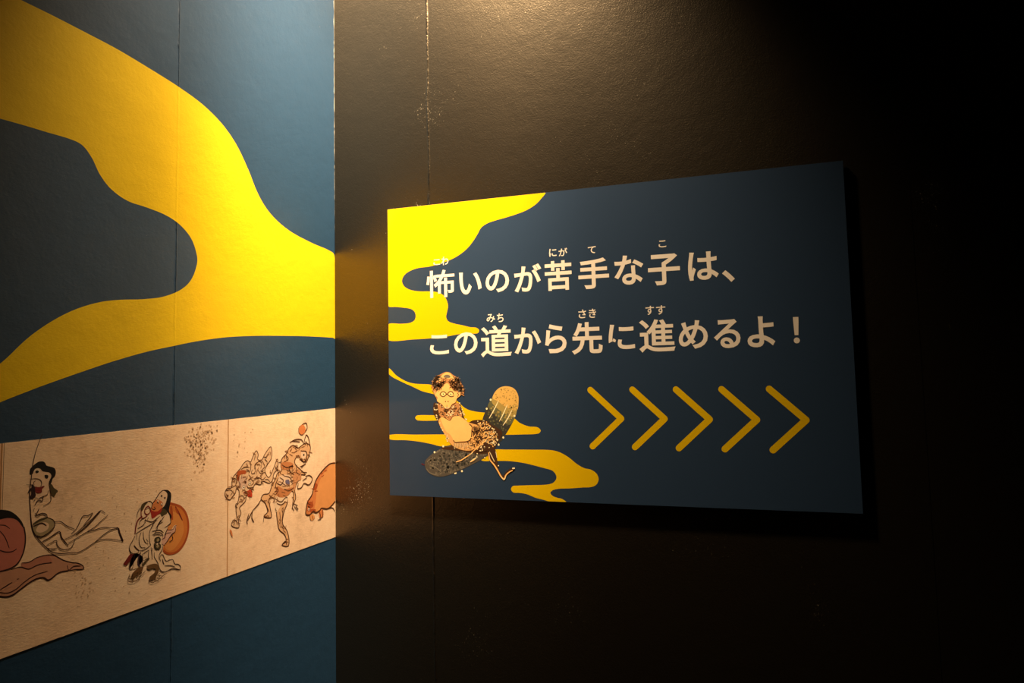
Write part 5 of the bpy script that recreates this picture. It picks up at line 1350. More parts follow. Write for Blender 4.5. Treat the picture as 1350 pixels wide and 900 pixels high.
S brl 16 0.5 1499 12748 1553 12742 1607 12766
S brk 16 0.5 1831 12973 1818 13005 1822 13041
S brk 16 0.5 1652 12935 1679 12970 1732 12984
S brk 16 0.5 1674 12345 1718 12331 1713 12295
S brk 17 0.5 1020 13178 1064 13208 1087 13245
S brk 16 0.5 1876 12317 1906 12352 1903 12386
S brk 17 0.5 1257 13401 1302 13384 1356 13378
S brk 17 0.5 966 13272 907 13263 874 13227
S brk 16 0.5 1693 12246 1716 12282 1722 12319
S brk 16 0.5 1599 13062 1552 13037 1498 13023
S brk 16 0.5 1663 13282 1642 13313 1652 13349
S brk 16 0.5 1589 13254 1598 13290 1604 13327
S brk 16 0.5 1849 12772 1870 12743 1891 12714
S brk 17 0.5 1064 13317 1111 13345 1168 13360
S brk 16 0.5 1735 13252 1771 13231 1824 13233
S brk 16 0.5 1947 12683 1905 12697 1853 12693
S brk 16 0.5 1504 12814 1449 12805 1413 12772
S brk 17 0.5 1162 13256 1137 13286 1084 13296
S brk 17 0.5 997 13469 1032 13502 1090 13514
S brk 17 0.5 1339 13438 1309 13465 1252 13458
S brk 16 0.5 1660 12780 1701 12809 1754 12813
S brk 17 0.5 1405 13467 1365 13489 1314 13499
S brk 16 0.5 1570 12975 1517 12977 1482 13000
S brk 23 0.2 1017 12852 881 12847 798 12763 904 12663 1062 12716 1151 12645 1261 12648 1239 12743
S brk 23 0.2 1106 12780 972 12817
S brk 23 0.2 1151 13043 1062 13088 1008 13104
S brk 23 0.2 1500 13579 1328 13618 1151 13600 1084 13536
S brk 23 0.2 1414 13598 1196 13561
S brk 23 0.2 1071 13491 1039 13603 994 13679 926 13621 857 13410
S brk 24 0.2 1017 13557 949 13478
S brk 23 0.2 1218 13849 1084 13910 994 13917 962 13827 1017 13760 1129 13698 1218 13749 1231 13836
F org3 0 1 1218 13835 1107 13898 1017 13818 1039 13733 1138 13699 1218 13749
F crp 0 1 1151 13357 1039 13358 994 13266 1062 13203 1151 13242
D blk 25 1071 13284
S brk 26 0.1 1151 13371 994 13338 981 13221 1062 13145 1151 13214
S brk 23 0.4 2303 12616 2379 12537 2528 12447
S brk 23 0.4 2528 12447 2602 12357 2656 12291
S brk 23 0.4 2528 12447 2546 12321 2490 12232
S brk 22 0.4 2620 12412 2674 12294 2655 12227
S brk 23 0.4 2224 12285 2243 12183
S brk 25 0.4 1433 12313 1368 12232
S brk 25 0.4 1369 12316 1260 12212''',
'round_beast': '''F org4 0 1 23 12989 213 12992 410 12913 601 12792 719 12664 812 12446 949 12326 994 12191 1003 12093 881 12056 766 12106 697 12064 556 12081 508 12116 266 12072 27 12180
F org3 0 1 213 12977 506 12852 672 12715 766 12468 949 12312 994 12191 949 12083 789 12096 696 12253 649 12536 506 12749
F ored 0 1 719 12664 625 12620 696 12514 766 12555
F ored 0 1 949 12312 812 12302 766 12207 881 12170 697 12136 697 12078 835 12090 927 12179
F org3 0 1 579 12086 460 12093 437 11942 532 11916 580 11969
F org4 0 1 858 12051 766 12048 720 11967 813 11927 881 11984
S brk 34 0.1 23 12989 213 12992 410 12913 601 12792 719 12664 812 12446 949 12326 994 12191 1003 12093 881 12056 766 12106 697 12064 556 12081 508 12116 266 12072 27 12180
S brk 21 0.35 949 12240 881 12199 927 12136
S brk 21 0.35 949 12297 835 12248
S brk 22 0.35 579 12071 532 11960 580 11882
S brk 22 0.35 460 12078 461 11946 532 11916
S brk 21 0.35 881 12027 858 11936
S brk 21 0.35 812 12028 766 11933
S brk 22 0.35 266 12072 118 12054 43 11971
S brk 21 0.35 627 11905 509 11891
S ored 18 0.5 454 12841 503 12829 559 12829
S ored 18 0.5 505 12767 454 12776 413 12795
S ored 17 0.5 903 12299 920 12335 972 12354
S ored 18 0.5 727 12499 673 12501 617 12489
S ored 17 0.5 920 12234 874 12244 845 12268
S ored 17 0.5 796 12264 782 12295 804 12330
S ored 17 0.5 894 12139 946 12159 961 12194
S ored 17 0.5 900 12223 857 12238 809 12246
S ored 18 0.5 714 12568 763 12559 816 12578
S ored 18 0.5 422 12873 365 12869 310 12874
D wht 29 913 12170
D brk 14 913 12165''',
'stain': '''D stn 15 3567 13795 12 3409 13959 15 3873 13530 25 3674 13530 11 4079 13737 20 3711 13342 12 3772 13562 20 3620 13624 20 3486 13666 16 3414 13978 18 3819 13668 18 3540 14012 22 3944 13742 21 3645 13622 18 3815 13645 24 3524 13949 19 4034 14019 14 3935 13506 18 3792 14082 10 4058 13739 24 3531 13842 22 3997 13854 12 3996 13778 12 3755 13803 16 3734 14002 19 3893 13484 17 4023 13882 21 3736 13519 21 3724 13390 19 3653 13992 24 3724 13919 13 3835 13751 24 3993 13778 24 3440 13835 16 3619 13977 10 3859 13685 20 3540 13965 17 3694 13437 14 4064 13635 20 3571 13989 23 3838 13637 20 3967 14009 14 3511 13870 13 3629 13747 20 3699 13444 23 4010 13690 22 3414 13987 16 3756 13595 21 3480 13785 19 3886 13772 14 4092 13940 10 3965 13833 13 3694 13578 10 3998 13613 17 3918 13691 17 3935 13863 13 3651 13847 15 3927 13472 13 3524 13948 24 3619 13962 17 3812 14053 22 3592 13916 16 3772 13633 12 3846 14077 22 3831 13913 13 3712 13482 17 4088 13858 12 3537 13976 21 3788 14070 13 3543 13661 16 3938 13586 11 3737 14046 25 3655 13709 19 3594 14087 20 3937 13755 17 3679 13713 13 3569 13678 24 3901 13333 15 3887 13858 14 3657 14087 24 3799 13545 12 3760 13477 19 3931 13968 23 3782 13756 14 3809 13921 19 3677 13707 12 3791 13710 23 3772 13578 19 3940 13634 23 3816 13557 18 3982 13611 14 4085 13862 18 3830 13820 16 4120 13688 20 3999 13785 21 3831 13952 24 3839 13993 22 3560 14065 23 3510 13770 11 3659 13791 23 3771 13691 19 3892 13830 11 3905 13582 13 3809 13518 19 3874 13525 25 3623 13988 12 4074 13895 16 3717 13441 20 3800 13315 12 3683 13791 21 3698 13524 23 3990 13832 16 3692 13754 21 3770 13771 23 3604 13859 17 4049 13626 16 3410 14067 20 3704 13953 16 3862 14042 21 3755 13330 18 3784 13670 11 3484 14055 24 4109 13904 23 3481 13819 24 3954 14043 16 4031 13716 24 3959 14065 15 4127 13930 19 3774 14123 10 3939 13597
D stn2 7 3835 13757 9 3864 13511 17 3864 13958 10 3862 13492 13 3833 13898 7 3771 13500 16 3823 13749 8 3611 13687 17 3652 13737 10 3757 13950 17 3799 13921 15 3918 13927 15 4015 13889 8 3676 13905 14 3776 13561 17 3888 13803 16 3843 13426 16 3818 13626 16 3771 13540 8 3642 13604 11 3900 13557 14 3857 13656 13 3987 13794 8 4020 13838 10 3775 13689 14 3899 13803 14 3861 13837 14 3866 13957 14 3875 13855 10 3673 13909 16 3933 13717 15 3615 13878 10 3647 13943 12 3748 13955 13 3772 13776 13 3996 13792 11 3688 13658 9 3822 13397 17 3755 13636 17 3784 13820 14 3866 13678 17 3623 13723 8 3663 13636 15 3770 13897 12 3987 13827 16 4048 13943 17 3878 13897 8 3737 13614 13 3856 13818 17 3748 13777 15 3746 13836 11 3920 13882 8 3747 13739 16 3921 13610 10 4046 13888 16 4019 13863 12 3947 13775 16 3712 13827 10 3832 13486 11 3777 13609 14 3879 13764 11 3959 13864 12 3918 13596 15 3800 13598 10 3738 13804 13 3850 13428 13 3588 14003 8 3687 13931 16 3974 13795 10 3646 13982 16 3686 13998 10 4036 13838 10 3688 13970 7 3830 13981 14 3713 13973 12 3741 13487 14 3841 13537 8 3787 13662 16 3778 13840 16 3926 13937 17 3809 13872 12 3954 13823 11 3880 13677 16 3887 13707 13 3698 13607 17 3717 13595 17 3671 13867 13 3724 13857 17 3742 13727 13 3696 13563 17 3962 13728 16 3659 13659 13 3762 13765 14 3794 13640 15 3699 13833 16 3768 13692 16 3887 13784 8 4047 13949 10 3761 13784 15 3991 13945 8 3801 13668 11 3879 13897 17 3775 13787 14 3664 13958 12 3873 13856 7 3915 13820 8 3740 13714 17 3793 13837 11 3926 13661 10 3839 13479 12 3824 13623 8 3702 13921 8 3781 13980 9 3659 13722 15 3888 13912 8 3782 13448 8 3707 13880 9 3729 13974 14 3780 13603 7 3791 13453
D stn 15 4974 12314 9 3579 12579 14 5400 11992 8 6232 12186 12 5471 13181 14 5147 11716 12 5988 11761 9 5856 12336 7 6213 12713 12 5125 12736 13 5517 12316 9 4848 11616 15 3971 13222 10 4383 12492 13 5391 11810 12 5033 13046 11 5935 12048 9 5251 11836 12 4665 11775 11 5661 12201 12 5600 12437 13 4758 11982 8 5244 13304 11 5733 12523 10 5229 12644 10 4678 13153 9 5303 12241 9 4807 13139 10 6114 13032 10 6350 11805 7 6120 12950 11 5961 11753 14 5259 12906 13 5394 13038 10 5597 12236 16 3641 12414 12 4656 13467 14 5025 13233 9 5445 11993 9 5782 13344 16 3001 13872 10 2722 13784 15 2731 13725 18 2882 13659 13 2672 13519 17 2924 13476 16 2731 13886 19 2913 13558 19 2913 13545 13 2742 13607 17 2579 13877 11 3016 13768 18 2874 13686 16 2534 13926 12 5819 12033 17 5885 12043 11 5845 11884 9 6046 12195 15 5927 12145 17 5835 11857 10 5955 12114 16 6060 12274 16 5794 12035 16 6010 11891 13 6046 12249 16 5877 12093 15 6026 11955 10 5980 11956 15 5940 11884 7 5930 11854 10 5947 12185 15 5927 12070 14 5904 11952 13 5805 11913 12 5813 11962 15 5919 11927 12 5757 11910 15 5886 12119 11 5964 12217 12 6019 12050'''}
GLYPHS = {'怖':'168 840 168 -79 240 -79 240 840/75 647 72 584 66 516 56 449 44 390 104 375 117 438 126 508 131 578 133 640/248 659 267 610 286 560 301 511 311 469 369 496 358 536 343 583 324 632 304 679/589 845 578 804 566 764 552 725 538 688 344 688 344 618 506 618 462 541 412 471 355 409 292 356 303 339 315 318 325 297 333 279 358 300 382 322 406 345 429 369 429 57 499 57 499 383 636 383 636 -79 708 -79 708 383 856 383 856 145 855 139 853 135 849 133 842 132 830 131 811 131 786 131 757 132 764 116 770 98 775 80 777 63 816 63 849 65 876 69 897 76 912 87 921 101 926 120 927 144 927 451 708 451 708 570 636 570 636 451 494 451 520 490 544 531 567 574 588 618 952 618 952 688 617 688 629 722 640 757 651 793 661 829',
'い':'223 698 126 700 130 679 132 655 133 631 133 611 133 557 135 488 138 414 144 344 175 180 225 70 287 10 357 -9 406 3 454 41 500 112 545 219 482 290 459 216 429 150 395 104 358 86 309 106 269 162 240 250 222 364 218 427 216 490 215 549 215 601 216 624 218 650 220 676/744 670 666 643 731 540 782 416 819 278 840 140 920 173 899 306 860 441 807 567',
'の':'476 642 466 573 453 504 438 436 420 372 382 264 343 191 305 149 269 136 234 147 201 180 176 236 166 318 187 423 249 522 347 600/559 644 672 613 756 550 808 460 826 353 804 238 747 150 666 90 572 56 553 52 532 49 510 46 486 43 533 -31 692 12 809 92 883 206 908 350 881 493 804 610 684 689 525 718 354 685 215 596 122 466 88 311 103 200 144 116 201 63 266 44 333 64 394 122 450 220 499 355 518 426 535 499 548 572',
'が':'768 661 695 628 749 552 800 456 843 357 874 269 951 306 917 389 870 488 818 584/780 806 726 784 747 752 769 715 790 678 807 645 862 669 844 702 823 739 800 775/890 846 837 824 859 792 881 757 902 720 920 686 974 710 957 742 935 778 911 815/64 557 73 471 94 474 119 477 143 480 163 483 290 496 257 381 210 248 150 114 79 -2 160 -35 232 100 291 244 337 383 371 504 402 507 432 509 457 510 478 511 522 507 555 491 576 458 584 403 581 319 573 235 558 158 537 97 520 70 499 54 476 47 449 45 424 46 393 51 360 57 327 66 340 -18 366 -23 396 -28 428 -31 458 -32 503 -28 543 -15 576 10 604 51 630 126 648 218 659 317 662 412 649 496 614 548 562 575 499 582 478 581 452 580 421 578 387 575 413 717 415 732 418 747 421 762 424 777 332 786 330 733 325 679 316 623 306 568 261 564 219 561 183 558 154 557 131 556 109 556 87 556',
'苦':'177 285 177 -79 251 -79 251 -32 759 -32 759 -77 836 -77 836 285 536 285 536 421 938 421 938 491 536 491 536 600 459 600 459 491 63 491 63 421 459 421 459 285/251 38 251 216 759 216 759 38/638 840 638 748 358 748 358 840 284 840 284 748 65 748 65 678 284 678 284 568 358 568 358 678 638 678 638 568 712 568 712 678 935 678 935 748 712 748 712 840',
'手':'50 322 50 248 463 248 463 25 461 12 456 4 446 -1 432 -3 405 -3 362 -3 307 -3 246 -2 255 -19 264 -39 272 -58 278 -76 350 -76 408 -75 453 -70 487 -63 511 -52 527 -35 537 -10 540 25 540 248 953 248 953 322 540 322 540 484 896 484 896 556 540 556 540 719 627 731 709 744 785 760 853 778 798 839 660 807 489 783 301 765 116 753 121 739 127 722 131 704 134 688 214 692 296 696 379 702 463 710 463 556 117 556 117 484 463 484 463 322',
'な':'887 458 932 524 886 555 825 592 759 628 699 657 658 596 714 568 777 533 838 495/622 165 623 120 617 81 599 50 564 29 512 21 461 27 425 43 403 68 396 100 405 132 430 157 469 174 519 180 546 179 572 176 597 172/687 485 609 485 611 427 614 363 617 297 620 233 596 238 572 241 547 242 522 243 443 233 380 203 337 155 322 93 338 29 381 -16 444 -42 522 -51 602 -40 656 -9 687 38 697 94 696 136 743 110 785 81 824 50 858 21 901 89 859 123 810 156 754 187 693 213 686 377 685 403 685 429 686 456/451 794 363 802 359 760 352 716 343 672 332 629 303 627 274 625 246 624 219 624 187 624 156 626 126 628 97 631 102 556 131 555 161 554 190 553 219 553 241 553 263 554 286 555 308 556 267 462 215 362 156 265 94 182 171 142 232 234 292 341 346 454 389 564 438 571 485 580 529 590 571 601 569 676 530 664 491 654 451 646 412 639 424 683 434 725 443 763',
'子':'465 540 465 395 51 395 51 320 465 320 465 20 464 9 459 2 451 -2 438 -4 412 -5 372 -5 320 -4 261 -2 270 -20 279 -41 287 -62 293 -80 359 -79 414 -77 458 -73 491 -66 516 -55 532 -38 540 -14 543 19 543 320 953 320 953 395 543 395 543 501 630 550 718 608 801 670 873 734 816 777 799 772 151 772 151 698 716 698 659 654 595 612 529 573',
'は':'255 764 167 771 167 754 165 736 163 718 161 700 148 620 133 514 120 395 115 279 118 183 126 97 139 23 153 -37 223 -32 221 3 221 13 222 25 223 37 225 48 237 93 255 151 276 212 296 269 255 301 241 267 226 229 211 190 198 154 193 190 190 224 189 258 188 293 193 390 206 502 222 610 238 696 241 712 245 730 250 749/676 185 677 150 672 105 654 71 620 49 568 41 519 46 480 61 455 86 446 120 455 153 482 179 522 195 574 201 601 200 626 197 652 192/749 770 659 770 660 756 662 740 663 723 663 709 663 585 569 583 525 584 483 585 441 588 399 591 399 516 442 513 484 511 525 510 567 509 663 511 665 447 667 381 670 315 673 254 651 258 628 261 604 262 580 263 493 251 428 219 388 171 374 112 388 52 428 7 493 -21 582 -31 666 -17 719 19 747 70 755 130 755 151 793 127 831 100 868 69 906 35 950 102 909 137 862 172 810 204 752 231 749 297 745 367 742 441 740 516 785 519 828 524 871 529 913 535 913 612 872 605 830 599 785 593 740 589 741 624 741 657 742 686 743 710 744 725 745 740 747 755',
'、':'273 -56 341 2 290 59 233 119 174 175 117 224 52 167 107 119 165 63 221 4',
'こ':'235 702 235 620 296 616 359 612 427 610 499 609 571 610 643 613 711 617 769 621 769 703 710 698 643 693 572 690 499 689 426 690 356 692 293 696/275 299 194 307 187 275 180 241 175 205 173 168 195 85 257 24 358 -13 494 -25 597 -22 691 -15 771 -4 835 10 834 96 768 79 687 67 593 59 492 56 387 65 313 92 269 133 254 185 255 213 260 241 266 270',
'道':'64 765 105 724 145 679 181 635 207 596 269 638 241 676 204 719 163 762 122 801/455 368 790 368 790 284 455 284/455 231 790 231 790 147 455 147/455 504 790 504 790 421 455 421/384 561 384 89 863 89 863 561 624 561 659 645 947 645 947 708 760 708 778 734 797 762 815 790 833 818 759 840 744 808 726 774 705 740 684 708 497 708 549 732 537 758 519 787 498 817 476 844 414 817 434 790 452 762 469 733 481 708 311 708 311 645 576 645 571 624 565 603 559 581 553 561/262 483 51 483 51 413 190 413 190 102 155 85 119 61 81 29 42 -7 89 -68 127 -24 164 13 197 38 227 47 246 42 268 29 294 12 324 -7 379 -31 442 -47 514 -55 597 -57 681 -56 778 -53 870 -50 941 -46 944 -28 949 -8 955 11 962 27 881 20 788 15 691 11 599 10 522 12 453 18 392 31 340 52 316 67 295 80 278 91 262 100',
'か':'782 674 709 641 763 564 814 468 857 367 887 279 965 316 931 400 884 500 832 597/78 561 86 474 176 486 303 500 270 385 223 252 163 118 92 1 174 -31 246 104 304 248 350 387 384 508 416 511 446 513 471 514 492 515 535 511 569 495 590 462 598 406 595 322 586 238 571 161 550 100 533 74 513 58 489 51 463 49 438 50 407 54 373 60 340 69 353 -14 380 -20 410 -24 441 -28 471 -29 517 -25 556 -12 590 14 617 55 644 130 662 222 672 321 675 416 662 499 627 551 576 578 513 585 492 584 465 583 434 581 400 578 426 721 438 780 345 790 343 737 338 683 330 627 319 572 275 568 233 565 196 562 167 561 144 560 122 560 100 560',
'ら':'335 784 315 708 394 689 502 666 613 645 703 630 722 707 636 719 528 738 419 762/313 602 229 613 221 518 209 405 194 294 178 207 252 189 257 201 264 213 272 226 282 239 341 295 414 338 498 364 592 373 663 363 718 335 755 291 768 236 739 143 652 76 505 41 298 47 322 -35 562 -31 726 21 822 112 852 234 834 316 782 382 701 427 597 443 509 436 425 414 346 376 271 321 280 382 291 460 302 538',
'先':'462 840 462 684 285 684 295 714 305 744 314 773 322 801 246 817 223 734 190 648 150 566 102 494 118 487 135 478 152 468 167 459 192 493 215 530 236 570 256 612 462 612 462 410 61 410 61 337 322 337 302 221 258 120 177 39 47 -22 61 -36 74 -52 86 -69 95 -85 236 -13 325 82 376 199 400 337 591 337 591 43 596 -9 613 -42 648 -59 703 -64 844 -64 894 -56 926 -26 945 33 954 127 937 133 918 140 900 149 885 158 881 80 874 34 860 13 838 8 711 8 688 9 674 14 668 25 666 43 666 337 940 337 940 410 538 410 538 612 868 612 868 684 538 684 538 840',
'に':'456 675 456 595 552 588 663 586 773 588 867 595 867 676 776 667 665 663 552 665/495 268 423 275 416 241 410 210 407 183 406 157 420 94 465 47 540 17 649 7 723 9 789 13 848 20 899 28 897 112 837 100 776 92 714 88 649 86 565 94 514 114 487 143 480 176 481 197 484 218 488 242/265 752 176 760 175 743 174 725 172 707 169 689 157 612 142 512 129 401 124 288 127 191 135 104 147 28 161 -33 233 -28 230 7 230 17 231 28 233 40 235 52 246 97 264 155 285 218 306 276 264 308 250 274 235 237 220 198 206 162 202 198 199 232 198 266 197 302 202 396 215 501 231 602 247 685 251 701 256 719 261 737',
'進':'57 773 103 733 148 689 187 645 215 605 278 653 249 693 209 736 163 779 116 817/455 452 643 452 643 349 455 349/455 511 455 612 643 612 643 511/455 288 643 288 643 181 455 181/605 798 621 769 636 738 651 706 663 676 470 676 487 709 502 743 517 777 530 812 462 829 423 735 374 648 317 569 254 502 267 490 282 475 295 460 305 447 325 467 344 488 363 511 382 535 382 116 950 116 950 181 713 181 713 288 896 288 896 349 713 349 713 452 898 452 898 511 713 511 713 612 931 612 931 676 746 676 733 710 716 746 697 783 677 817/254 456 61 456 61 383 178 383 178 98 146 82 112 60 77 33 42 2 101 -73 135 -32 168 4 199 29 227 38 246 33 270 21 296 4 327 -14 383 -37 447 -51 519 -59 602 -61 686 -60 780 -58 871 -55 943 -51 946 -32 953 -10 960 12 968 31 885 24 790 19 694 16 603 15 526 17 457 23 396 35 343 56 316 71 293 85 272 96 254 104',
'め':'542 564 517 487 488 413 457 345 425 286 405 319 386 354 366 396 346 444 327 495 377 523 430 543 485 557/260 729 177 702 186 681 195 659 203 635 210 612 240 520 178 457 129 380 97 297 86 210 97 133 127 76 171 42 225 30 279 39 329 64 376 104 423 155 434 140 446 125 458 111 470 97 533 149 517 165 502 182 486 200 471 219 513 289 551 372 586 464 617 559 704 529 770 474 812 400 827 309 806 202 743 117 641 57 502 27 549 -44 695 -5 808 68 880 172 906 306 886 425 831 521 746 590 636 627 652 696 655 713 659 733 664 754 669 774 583 782 583 763 581 743 579 723 577 706 574 688 570 670 565 652 561 633 496 629 432 616 368 594 304 562 280 640 275 662 269 685 264 707/379 218 345 176 308 141 270 118 233 109 202 116 179 138 163 171 158 216 166 276 187 338 221 397 266 448 288 392 311 340 334 294 356 256',
'る':'580 33 561 30 541 28 520 27 499 27 445 32 403 48 376 73 366 105 372 130 389 150 415 164 446 169 498 159 538 131 566 88/238 737 241 654 257 656 274 658 290 659 307 660 613 674 563 631 499 576 434 522 381 478 326 432 256 373 181 311 112 254 169 195 259 281 346 343 440 382 552 395 642 382 713 346 759 291 776 223 768 166 744 118 704 80 651 52 632 120 591 176 530 215 447 229 384 218 335 190 304 148 293 99 308 42 352 -3 420 -32 512 -43 655 -24 764 29 832 113 856 222 835 316 776 390 686 439 571 457 537 456 502 453 467 446 432 436 499 492 575 556 645 614 696 655 710 666 724 676 738 686 752 696 706 754 698 752 686 750 672 748 652 746 583 742 480 738 377 734 309 733 293 733 275 734 256 735',
'よ':'466 196 467 132 460 87 440 55 406 35 358 29 294 35 246 51 216 78 206 115 217 152 248 181 299 200 368 206 393 205 417 204 442 201/541 785 446 785 449 767 452 742 453 714 454 686 455 647 455 600 455 550 455 502 456 452 458 394 460 332 463 270 442 273 421 275 400 276 378 276 266 263 187 228 141 176 126 112 144 39 194 -10 270 -37 366 -46 451 -34 507 -1 539 48 549 106 547 173 622 141 692 100 754 55 807 7 855 83 794 132 721 179 636 221 544 253 540 319 537 386 535 448 534 502 534 511 603 513 681 516 760 521 833 527 830 602 757 595 678 590 601 586 534 584 534 686 535 711 537 739 539 765',
'！':'217 242 283 242 303 630 305 748 195 748 197 630/250 -5 275 0 295 13 309 34 314 61 309 88 295 110 275 123 250 128 225 123 205 110 191 88 186 61 191 34 204 13 225 0',
'わ':'293 720 288 625 248 619 209 614 173 610 144 608 127 607 111 607 95 607 79 607 87 524 283 551 276 454 228 383 168 298 106 215 55 149 105 80 144 135 186 196 229 258 268 316 267 277 266 205 265 144 265 86 264 21 264 7 263 -9 262 -25 261 -38 348 -38 343 23 340 85 339 143 339 200 339 264 339 292 340 321 341 351 342 382 413 440 489 485 570 515 655 525 741 508 801 465 836 407 848 347 822 235 752 154 649 101 528 72 565 -3 714 41 829 111 903 212 929 345 907 450 849 530 766 580 667 598 593 591 513 569 431 530 348 472 353 537 365 556 376 575 388 592 398 607 368 642 363 640 368 690 374 732 379 767 383 791 289 794 291 775 292 756 293 737',
'て':'85 664 94 577 198 594 329 611 461 625 564 636 496 582 436 505 393 409 377 298 413 154 506 52 633 -8 773 -31 802 52 679 68 568 113 488 193 457 316 473 409 518 501 590 580 686 632 730 641 782 646 835 648 882 648 882 728 827 725 763 722 691 717 612 710 475 698 348 686 244 676 174 669 157 668 137 666 112 665',
'み':'848 514 767 523 768 501 768 478 768 454 767 431 765 413 764 394 761 375 758 356 696 383 629 407 558 425 484 437 516 507 546 575 574 634 598 677 604 686 611 694 617 702 624 710 574 751 563 747 551 744 538 742 524 740 478 737 415 734 350 731 298 730 282 730 263 731 243 732 223 733 227 652 301 658 347 661 407 663 466 666 509 668 485 617 458 560 432 500 405 440 270 417 165 361 96 278 72 175 82 118 109 75 150 48 202 38 239 42 271 53 300 75 328 107 358 159 391 226 423 299 454 369 531 357 604 337 674 310 740 277 708 197 656 121 581 52 478 -5 544 -60 640 -2 714 67 769 146 807 237 835 217 862 198 888 178 911 158 948 244 922 262 894 281 862 301 827 321 834 366 840 413 845 462/374 370 347 310 320 249 292 195 265 152 250 136 236 125 221 119 205 117 182 121 163 134 150 156 145 185 160 249 205 306 277 349',
'ち':'112 656 113 578 158 574 204 571 253 569 303 568 282 479 256 385 224 294 188 212 263 185 270 198 277 209 285 220 294 231 351 284 422 322 502 344 589 352 666 342 722 314 756 271 768 219 729 118 627 59 481 37 312 47 332 -32 541 -36 705 4 812 89 850 221 833 301 784 364 704 405 598 419 522 414 450 399 382 373 316 334 333 383 349 442 365 506 379 570 481 576 587 585 690 598 785 612 784 689 688 671 588 657 488 647 394 641 405 699 409 719 413 741 418 762 423 783 334 788 334 768 334 748 332 728 330 705 319 639 302 639 254 640 204 644 156 650',
'さ':'312 312 234 330 215 287 200 246 190 205 186 164 208 75 270 10 367 -29 496 -42 574 -40 643 -35 703 -28 754 -20 758 60 703 49 641 41 574 36 500 35 401 44 327 69 281 112 265 173 268 208 277 243 292 277/158 631 160 551 275 544 384 541 486 543 580 549 608 486 639 425 670 369 701 321 668 324 626 328 580 332 535 336 529 269 590 264 659 258 722 250 770 242 811 298 800 311 789 324 778 337 767 351 738 394 709 445 680 500 655 557 707 565 761 574 813 585 862 598 853 676 800 660 743 647 686 636 630 627 616 672 602 717 592 760 584 798 499 787 506 767 512 746 518 726 524 709 554 619 466 615 370 615 266 620',
'き':'305 265 227 281 212 248 199 214 191 178 188 138 209 55 268 -3 364 -37 495 -48 558 -47 618 -44 675 -38 729 -31 732 49 678 39 621 33 560 29 494 28 392 36 320 59 277 98 263 152 266 183 275 212 288 239/502 698 509 673 434 671 353 672 268 677 179 685 184 612 277 605 367 602 451 602 528 605 555 527 575 475 484 469 381 468 272 471 160 480 164 405 281 399 396 398 505 401 604 407 621 370 640 334 660 298 682 263 532 280 525 219 580 213 639 206 696 197 744 187 785 248 775 258 765 269 756 279 748 291 729 320 711 351 694 383 678 415 729 423 777 432 820 441 859 451 847 526 808 514 760 503 707 492 647 483 624 543 602 612 654 620 705 629 754 640 799 652 788 724 739 709 688 697 636 687 583 679 575 709 568 739 563 769 559 798 474 787 481 766 489 743 496 721',
'す':'568 372 566 310 549 266 519 240 480 231 440 238 408 257 386 288 378 330 386 374 409 407 441 429 479 436 508 432 532 421 553 401/96 653 98 576 199 582 311 588 429 591 545 593 546 492 531 497 514 500 497 502 479 503 411 490 355 453 317 398 303 329 317 257 354 205 406 173 467 162 492 164 514 169 535 177 554 189 514 127 456 78 381 40 289 12 356 -54 501 12 593 99 641 198 655 301 653 337 647 371 637 402 623 429 621 594 635 594 735 594 815 593 879 591 928 589 929 663 636 664 621 664 622 729 623 743 624 761 626 779 627 792 536 792 537 782 539 767 541 749 542 729 544 663 427 661 306 658 192 655'}
PLACE = [('怖', 0.23327, 1.64707, 0.06977, 0.05968, 13), ('い', 0.3052, 1.64619, 0.05981, 0.0602, 22), ('の', 0.36656, 1.64809, 0.05954, 0.05673, 22), ('が', 0.43082, 1.64604, 0.06006, 0.05849, 22), ('苦', 0.49582, 1.64747, 0.06036, 0.06044, 22), ('手', 0.56551, 1.64662, 0.06475, 0.06099, 22), ('な', 0.63525, 1.64862, 0.06283, 0.06212, 22), ('子', 0.70255, 1.64603, 0.06317, 0.06403, 22), ('は', 0.77339, 1.6478, 0.06217, 0.06096, 22), ('、', 0.83883, 1.64335, 0.06315, 0.06431, 22), ('こ', 0.23271, 1.52707, 0.06152, 0.05154, 22), ('の', 0.29342, 1.52585, 0.06104, 0.05631, 22), ('道', 0.35615, 1.52216, 0.0692, 0.06552, 18), ('か', 0.42707, 1.52388, 0.06052, 0.05938, 22), ('ら', 0.48592, 1.52365, 0.06145, 0.0647, 22), ('先', 0.54941, 1.52307, 0.06377, 0.06282, 22), ('に', 0.61761, 1.52437, 0.06181, 0.05851, 22), ('進', 0.68152, 1.52215, 0.06939, 0.06434, 17), ('め', 0.75315, 1.52426, 0.06121, 0.05906, 22), ('る', 0.81606, 1.52333, 0.05862, 0.0615, 22), ('よ', 0.87317, 1.52349, 0.06085, 0.06211, 22), ('！', 0.94828, 1.52553, 0.05849, 0.05751, 22), ('こ', 0.24895, 1.70996, 0.02302, 0.01549, 14), ('わ', 0.27043, 1.70904, 0.01797, 0.02007, 14), ('に', 0.50642, 1.70928, 0.01931, 0.01897, 14), ('が', 0.52728, 1.70877, 0.01911, 0.01722, 14), ('て', 0.58681, 1.70953, 0.01921, 0.01715, 14), ('こ', 0.72297, 1.71065, 0.02056, 0.01692, 14), ('み', 0.3701, 1.58734, 0.02033, 0.01939, 14), ('ち', 0.39215, 1.58611, 0.01851, 0.0204, 14), ('さ', 0.56221, 1.58619, 0.02128, 0.01906, 14), ('き', 0.58356, 1.58616, 0.01956, 0.01987, 14), ('す', 0.69546, 1.58673, 0.01866, 0.01915, 14), ('す', 0.71528, 1.58651, 0.0203, 0.01935, 14)]

